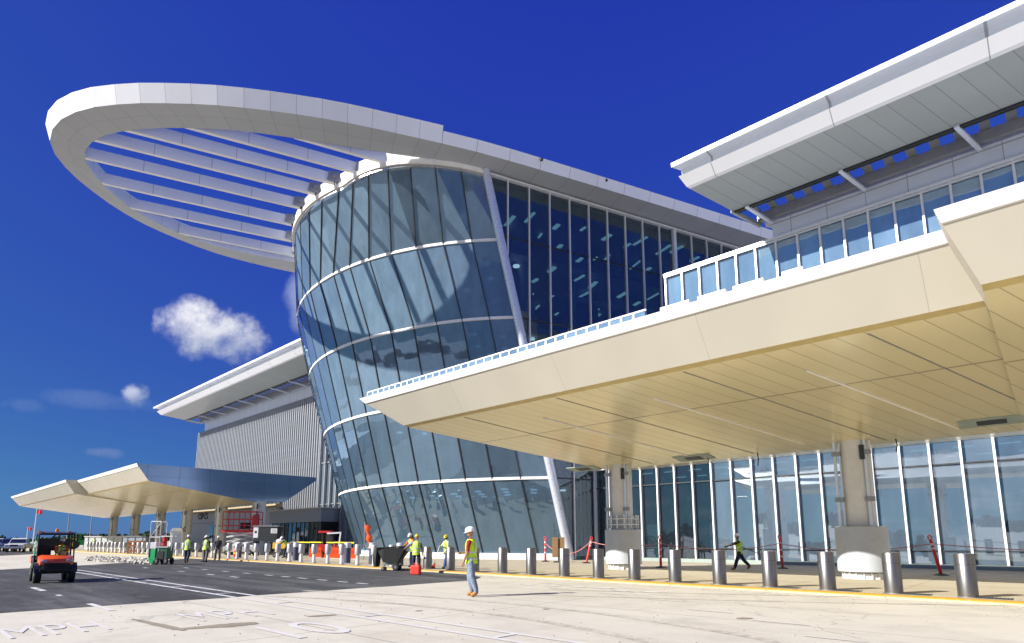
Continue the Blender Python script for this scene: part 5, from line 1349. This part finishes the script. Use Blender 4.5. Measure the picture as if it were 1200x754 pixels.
# orange barriers, loader, tape
for i, (u, d, w_) in enumerate(((371, 47, 'left of the loader'), (389, 45.5, 'below the loader'), (401, 44.8, 'just right of the loader'), (411, 44, 'at the taped corner'))):
    t = thing('plastic_barrier', 'orange plastic barrier %s behind the bollards' % w_, 'barrier', PX(u, d), RA, 'orange barriers'); t.scale = (.82, .9, .88)
    b = MB(); b.side([(-.62, 0.05), (.62, .05), (.62, .30), (.56, .36), (.56, .86), (.50, .95), (-.50, .95), (-.56, .86), (-.56, .36), (-.62, .30)], -.16, .16); b.build('body', M_orange, t, bevel=.02)
    for sx in (-.3, .3): MB().box((sx, -.17, .62), (.24, .02, .16)).build('recess', M_brightred, t)
    MB().box((0, 0, .03), (1.2, .45, .05)).build('foot', M_whitep, t)
t = thing('compact_loader', 'compact loader with red top, black cab and pale arm behind the barriers', 'loader', PX(385, 48.5), RA)
b = MB(); b.box((0, 0, .75), (1.5, .9, .6)); b.build('body', M_red, t, bevel=.05)
for sx in (-.5, .5):
    for sy in (-.5, .5): wheel(t, sx, sy, .30, .2, knobs=0)
b = MB()
for sx in (-.42, .40):
    for sy in (-.38, .38): b.beam((sx, sy, 1.0), (sx, sy, 2.0), .07, .07)
b.build('cab_post', M_black, t); MB().box((-.02, 0, 1.48), (.72, .62, .8)).build('cab_interior', M_black, t, bevel=.05); MB().box((-.25, 0, 2.06), (1.0, .85, .16)).build('roof', M_red, t, bevel=.04)
b = MB(); b.beam((.0, -.46, 1.93), (1.15, -.46, 2.0), .10, .12); b.beam((1.1, -.46, 2.0), (1.0, -.46, .9), .1, .1); b.build('arm', M_whitep, t)
t = thing('barrier_tape', 'yellow warning tape strung on thin posts before the fin wall', 'tape', PX(380, 48))
loc = t.location
Ps = [PX(u, d)-loc for u, d in ((345, 53), (363, 51), (392, 47), (415, 44.5))]
for p in Ps: MB().cyl((p.x, p.y, 0), .025, 1.3, 8).build('post', M_grey, t)
b = MB()
for p, q in zip(Ps, Ps[1:]): b.beam((p.x, p.y, 1.22), (q.x, q.y, 1.2), .015, .09)
b.build('tape', M_tape, t)
t = thing('work_cart', 'yellow wheeled work cart that the bent worker leans on', 'cart', PX(331, 48.5), RA)
b = MB(); b.box((0, 0, .95), (1.3, .7, .5)); b.build('tray', M_yellowp, t, bevel=.05); b = MB(); b.box((.15, 0, .5), (.7, .6, .5)); b.build('engine', M_dark, t, bevel=.04)
for sx in (-.42, .42):
    for sy in (-.3, .3): wheel(t, sx, sy, .20, .1, knobs=0)
b = MB(); b.tube([(.6, -.25, 1.1), (1.0, -.25, 1.35), (1.0, .25, 1.35), (.6, .25, 1.1)], .022, 8); b.build('handle', M_grey, t, smooth=True); b = MB(); b.ball((-.15, 0, 1.3), (.38, .28, .22), 12, 8); b.build('white_sack', M_whitep, t, smooth=True)
t = thing('rolled_banner', 'orange mesh banner tied to a slim post at the foot of the rotunda', 'banner', PX(430, 41.5), RA)
b = MB(); b.cyl((-.18, 0, 0), .03, 2.65, 8); b.build('post', M_grey, t)
b = MB(); rings = []
for k in range(9):
    z = 2.45-k*.2; x = -.05+.35*k/8+.05*sin(k*2.); r_ = .10+.05*sin(k*1.7); rings.append([Vector((x+r_*1.6*cos(2*pi*j/10), r_*sin(2*pi*j/10), z)) for j in range(10)])
b.loft(rings, True, True); b.build('mesh_roll', M_orange, t, smooth=True)
# green floor machine with white frame
t = thing('green_machine', 'green wheeled machine under a white tube frame on the asphalt edge', 'machine', (-40.6, 12.2, .005), RA); t.scale = (.56, .75, .95)
b = MB(); b.box((-.75, 0, .62), (.75, .8, .75)); b.build('tank', M_green, t, bevel=.06); MB().box((-.75, 0, 1.22), (.82, .85, .42)).build('hopper', M_whitep, t, bevel=.05); MB().box((-.78, -.1, .25), (.5, .6, .3)).build('brush_head', M_green, t, bevel=.05)
b = MB(); b.box((.35, 0, .70), (1.15, .85, .72)); b.build('engine_box', M_dgreen, t, bevel=.06); MB().box((.35, 0, 1.12), (1.3, .95, .10)).build('deck', M_dirtygrey, t, bevel=.02); MB().box((.2, -.44, .6), (.7, .03, .5)).build('grille', M_black, t)
for sx in (-.15, .85):
    for sy in (-.42, .42): wheel(t, sx, sy, .24, .14, knobs=0)
b = MB()
for sx in (-1.1, .0):
    for sy in (-.42, .42): b.tube([(sx, sy, .5), (sx, sy, 2.75)], .035, 8)
for z in (1.75, 2.75): b.tube([(-1.1, -.42, z), (0.0, -.42, z), (0, .42, z), (-1.1, .42, z), (-1.1, -.42, z)], .033, 8)
b.tube([(0, -.42, 1.8), (1.35, -.42, 1.8), (1.35, .42, 1.8), (0, .42, 1.8)], .03, 8); b.tube([(1.35, -.42, 1.8), (1.35, -.42, .9)], .03, 8); b.tube([(-1.1, -.42, 1.75), (0, -.42, 2.7)], .025, 8)
b.build('tube_frame', M_whitep, t, smooth=True)
o = thing('gas_cylinder', 'red gas cylinder standing on the green machine', 'gas cylinder', t.location+rt*.13+Vector((0, 0, 1.112)), 0)
MB().lathe([(.12, 0), (.13, .05), (.13, .50), (.09, .60), (.04, .64)], n=18).build('cylinder', M_brightred, o, smooth=True); MB().cyl((0, 0, .64), .03, .1, 10).build('valve', M_chrome, o)
t = thing('timber_frame', 'brown timber crate frame in front of the half sleeved bollards', 'crate', PX(160, 62), RA)
b = MB()
for sx in (-.62, 0, .62):
    for sy in (-.3, .3): b.beam((sx, sy, 0), (sx, sy, 1.3), .12, .1)
b.build('upright', M_rust, t); b = MB()
for z in (.3, .82, 1.25): b.beam((-.7, -.34, z), (.7, -.34, z), .06, .16); b.beam((-.7, .34, z), (.7, .34, z), .06, .16)
b.build('rail', M_rust, t)
t = thing('portable_toilet', 'white and pale blue portable cabin behind the green machine', 'portable toilet', PX(208, 60), RA+.3)
MB().box((0, 0, 1.15), (1.15, 1.15, 2.2)).build('body', M_whitep, t, bevel=.04); MB().box((.0, -.59, 1.1), (.75, .05, 1.9)).build('door', M_bluegrey, t, bevel=.01); b = MB(); b.hexa([(-.62, -.62, 2.25), (.62, -.62, 2.25), (.62, .62, 2.25), (-.62, .62, 2.25)], [(-.4, -.5, 2.6), (.4, -.5, 2.6), (.4, .5, 2.6), (-.4, .5, 2.6)]); b.build('roof', M_dirtygrey, t, bevel=.03)
for i, (u, d, w_, h_, m, lab) in enumerate(((126, 84, 5.2, 1.75, M_ply, 'long pale blue storage unit behind the far bollards under the canopy end'), (163, 72, 2.7, 1.7, M_bluegrey, 'short grey blue storage unit beside the brown timber frame'))):
    t = thing('storage_unit', lab, 'container', PX(u, d), RA, 'storage units')
    MB().box((0, 0, h_/2+.1), (w_, 1.8, h_)).build('body', m, t, bevel=.03); MB().box((0, 0, h_+.14), (w_+.15, 1.95, .12)).build('lid', M_grey if i else M_whitep, t)
    for k in range(int(w_/.9)): MB().box((-w_/2+.5+k*.9, -.92, h_/2+.1), (.06, .05, h_*.9)).build('rib', M_grey, t)
    for sx in (-.35, .35): MB().box((sx*w_, 0, .05), (.3, 1.6, .1)).build('skid', M_dark, t)
# broken concrete heap
b = MB(); rnd = random.Random(3)
for k in range(330):
    u = rnd.uniform(104, 184); v = 652.2+(u-98)*.05+rnd.random()**1.3*5.0
    d = 1.5*693/(v-633); p = PX(u, d); r_ = rnd.uniform(.05, .19)*(1.2 if v > 655 else .9); n = rnd.choice((5, 6))
    rings = []
    for z, q in ((0, .9), (.55, 1.0), (1.0, .45)):
        rings.append([p+Vector((r_*q*cos(2*pi*j/n+k)*rnd.uniform(.7, 1.3), r_*q*sin(2*pi*j/n+k)*rnd.uniform(.7, 1.3), z*r_*rnd.uniform(.6, 1.1))) for j in range(n)])
    b.loft(rings, True, True)
o = b.build('rubble', plain('broken_concrete', (.50, .47, .40), .85, var=.2), None, fix=False); tag(o, 'low heap of broken pale concrete along the asphalt edge', 'rubble', kind='stuff')
# parked pickups at the far left
def pickup(label, loc, rz, col):
    t = thing('parked_pickup', label, 'pickup truck', loc, rz, 'vehicles parked at the far left')
    m = pal('car_'+'_'.join(str(int(c*100)) for c in col), col, .25, coat=.6, var=.03)
    b = MB(); b.side([(-2.6, .55), (-2.6, 1.02), (-.75, 1.05), (1.05, 1.08), (2.35, 1.0), (2.6, .85), (2.6, .50), (1.95, .42), (-2.0, .45)], -.92, .92); b.build('body', m, t, bevel=.06)
    b = MB(); b.loft([[Vector((x, -w_, z)), Vector((x2, -w_, z)), Vector((x2, w_, z)), Vector((x, w_, z))] for x, x2, w_, z in ((-.85, 1.15, .88, 1.06), (-.60, .55, .74, 1.66), (-.5, .4, .70, 1.74))], True, True); b.build('cab', m, t, bevel=.03)
    for sx in (-1, 1):
        b = MB(); b.face([(-.68, sx*.865, 1.14), (.85, sx*.865, 1.14), (.50, sx*.775, 1.58), (-.52, sx*.775, 1.58)]); b.build('side_window', M_carglass, t)
    b = MB(); b.face([(1.10, -.80, 1.14), (1.10, .80, 1.14), (.64, .70, 1.60), (.64, -.70, 1.60)]); b.build('windshield', M_carglass, t)
    b = MB(); b.box((-1.7, 0, 1.0), (1.6, 1.6, .12)); b.build('bed', M_black, t)
    for sx in (-1.65, 1.6):
        for sy in (-.82, .82): wheel(t, sx, sy, .38, .24, knobs=0)
    for sy in (-.68, .68): MB().box((2.52, sy, .84), (.14, .34, .18)).build('headlight', M_lens, t, bevel=.03)
    b = MB(); b.box((2.62, 0, .62), (.10, 1.8, .22)); b.build('bumper', M_chrome, t, bevel=.03); MB().box((2.56, 0, .84), (.1, .8, .2)).build('grille', M_black, t, bevel=.02)
pickup('silver pickup truck at the left edge of the picture', PX(3, 80), -.3, (.42, .44, .47))
pickup('dark blue pickup truck parked between a silver and a white one', PX(13, 78), -.25, (.06, .09, .18))
pickup('white pickup truck parked just left of the orange buggy', PX(24, 74), -.35, (.66, .68, .72))
# flag poles and lamp posts in the distance
for lab, u, d, h_, flag in (('tall white flag pole with a red flag behind the buggy', 39, 165, 10., True), ('short far flag pole with a small red flag, left of the tall one', 31, 230, 6.5, True)):
    p = PX(u, d); t = thing('flag_pole', lab, 'flag pole', p, RA, 'far flag poles')
    MB().lathe([(.16, 0), (.09, h_)], n=10).build('pole', M_whitep, t, smooth=True)
    b = MB(); rr = []
    for k in range(7):
        x = .1+k*.24; yy = .12*sin(k*1.4); rr.append([Vector((x, yy-.01, h_-1.2-.06*k)), Vector((x, yy-.01, h_-.1-.05*k)), Vector((x, yy+.01, h_-.1-.05*k)), Vector((x, yy+.01, h_-1.2-.06*k))])
    b.loft(rr, True, True); b.build('flag', M_brightred, t, smooth=True); MB().ball((0, 0, h_+.08), .14, 10, 6).build('finial', M_chrome, t)
for lab, u, d in (('slim grey lamp post, the left of two under the far canopy', 78, 150), ('slim grey lamp post nearer the far canopy columns', 105, 150)):
    p = PX(u, d); t = thing('lamp_post', lab, 'lamp post', p, RA, 'far lamp posts')
    MB().lathe([(.15, 0), (.10, 10.5)], n=10).build('pole', M_grey, t, smooth=True); MB().box((.5, 0, 10.5), (1.4, .3, .14)).build('lamp_head', M_dark, t, bevel=.03); MB().lathe([(.28, 0), (.28, .5)], n=12).build('base', M_dirtygrey, t)
# far green tractor
t = thing('green_tractor', 'green and yellow tractor in the distance right of the buggy', 'tractor', PX(93, 90), RA+.5)
b = MB(); b.box((.7, 0, 1.0), (1.6, .8, .7)); b.build('hood', M_green, t, bevel=.08); b = MB(); b.box((-.5, 0, .9), (1.3, 1.2, .5)); b.build('body', M_dgreen, t, bevel=.05)
for sy in (-.75, .75): wheel(t, -.7, sy, .75, .4, M_tape, 0); wheel(t, 1.1, sy*.9, .45, .28, M_tape, 0)
b = MB()
for sx in (-1.05, .1):
    for sy in (-.5, .5): b.beam((sx, sy, 1.1), (sx, sy, 2.3), .07, .07)
b.build('cab_frame', M_green, t); MB().box((-.48, 0, 2.36), (1.5, 1.3, .14)).build('roof', M_green, t, bevel=.04); MB().box((-.6, 0, 1.35), (.5, .5, .6)).build('seat', M_tape, t, bevel=.05)
# grit and crumbs scattered over the apron
gb = MB(); rnd = random.Random(9)
for k in range(900):
    x = rnd.uniform(-26, 1); y = rnd.uniform(2.5, 17.8)
    if rnd.random() < .45: y = 17.9-abs(rnd.gauss(0, .5))
    r_ = rnd.uniform(.005, .014); n = 5; z = .012 if x < -16.2 else .001
    gb.loft([[(x+r_*q*cos(2*pi*j/n+k)*rnd.uniform(.7, 1.3), y+r_*q*sin(2*pi*j/n+k)*rnd.uniform(.7, 1.3), z+h_) for j in range(n)] for h_, q in ((0, 1), (r_*.6, .9), (r_, .4))], True, True)
o = gb.build('gravel', plain('grit', (.30, .27, .23), .9, var=.4), None, fix=False); tag(o, 'loose grit scattered over the apron and along the kerb', 'gravel', kind='stuff')
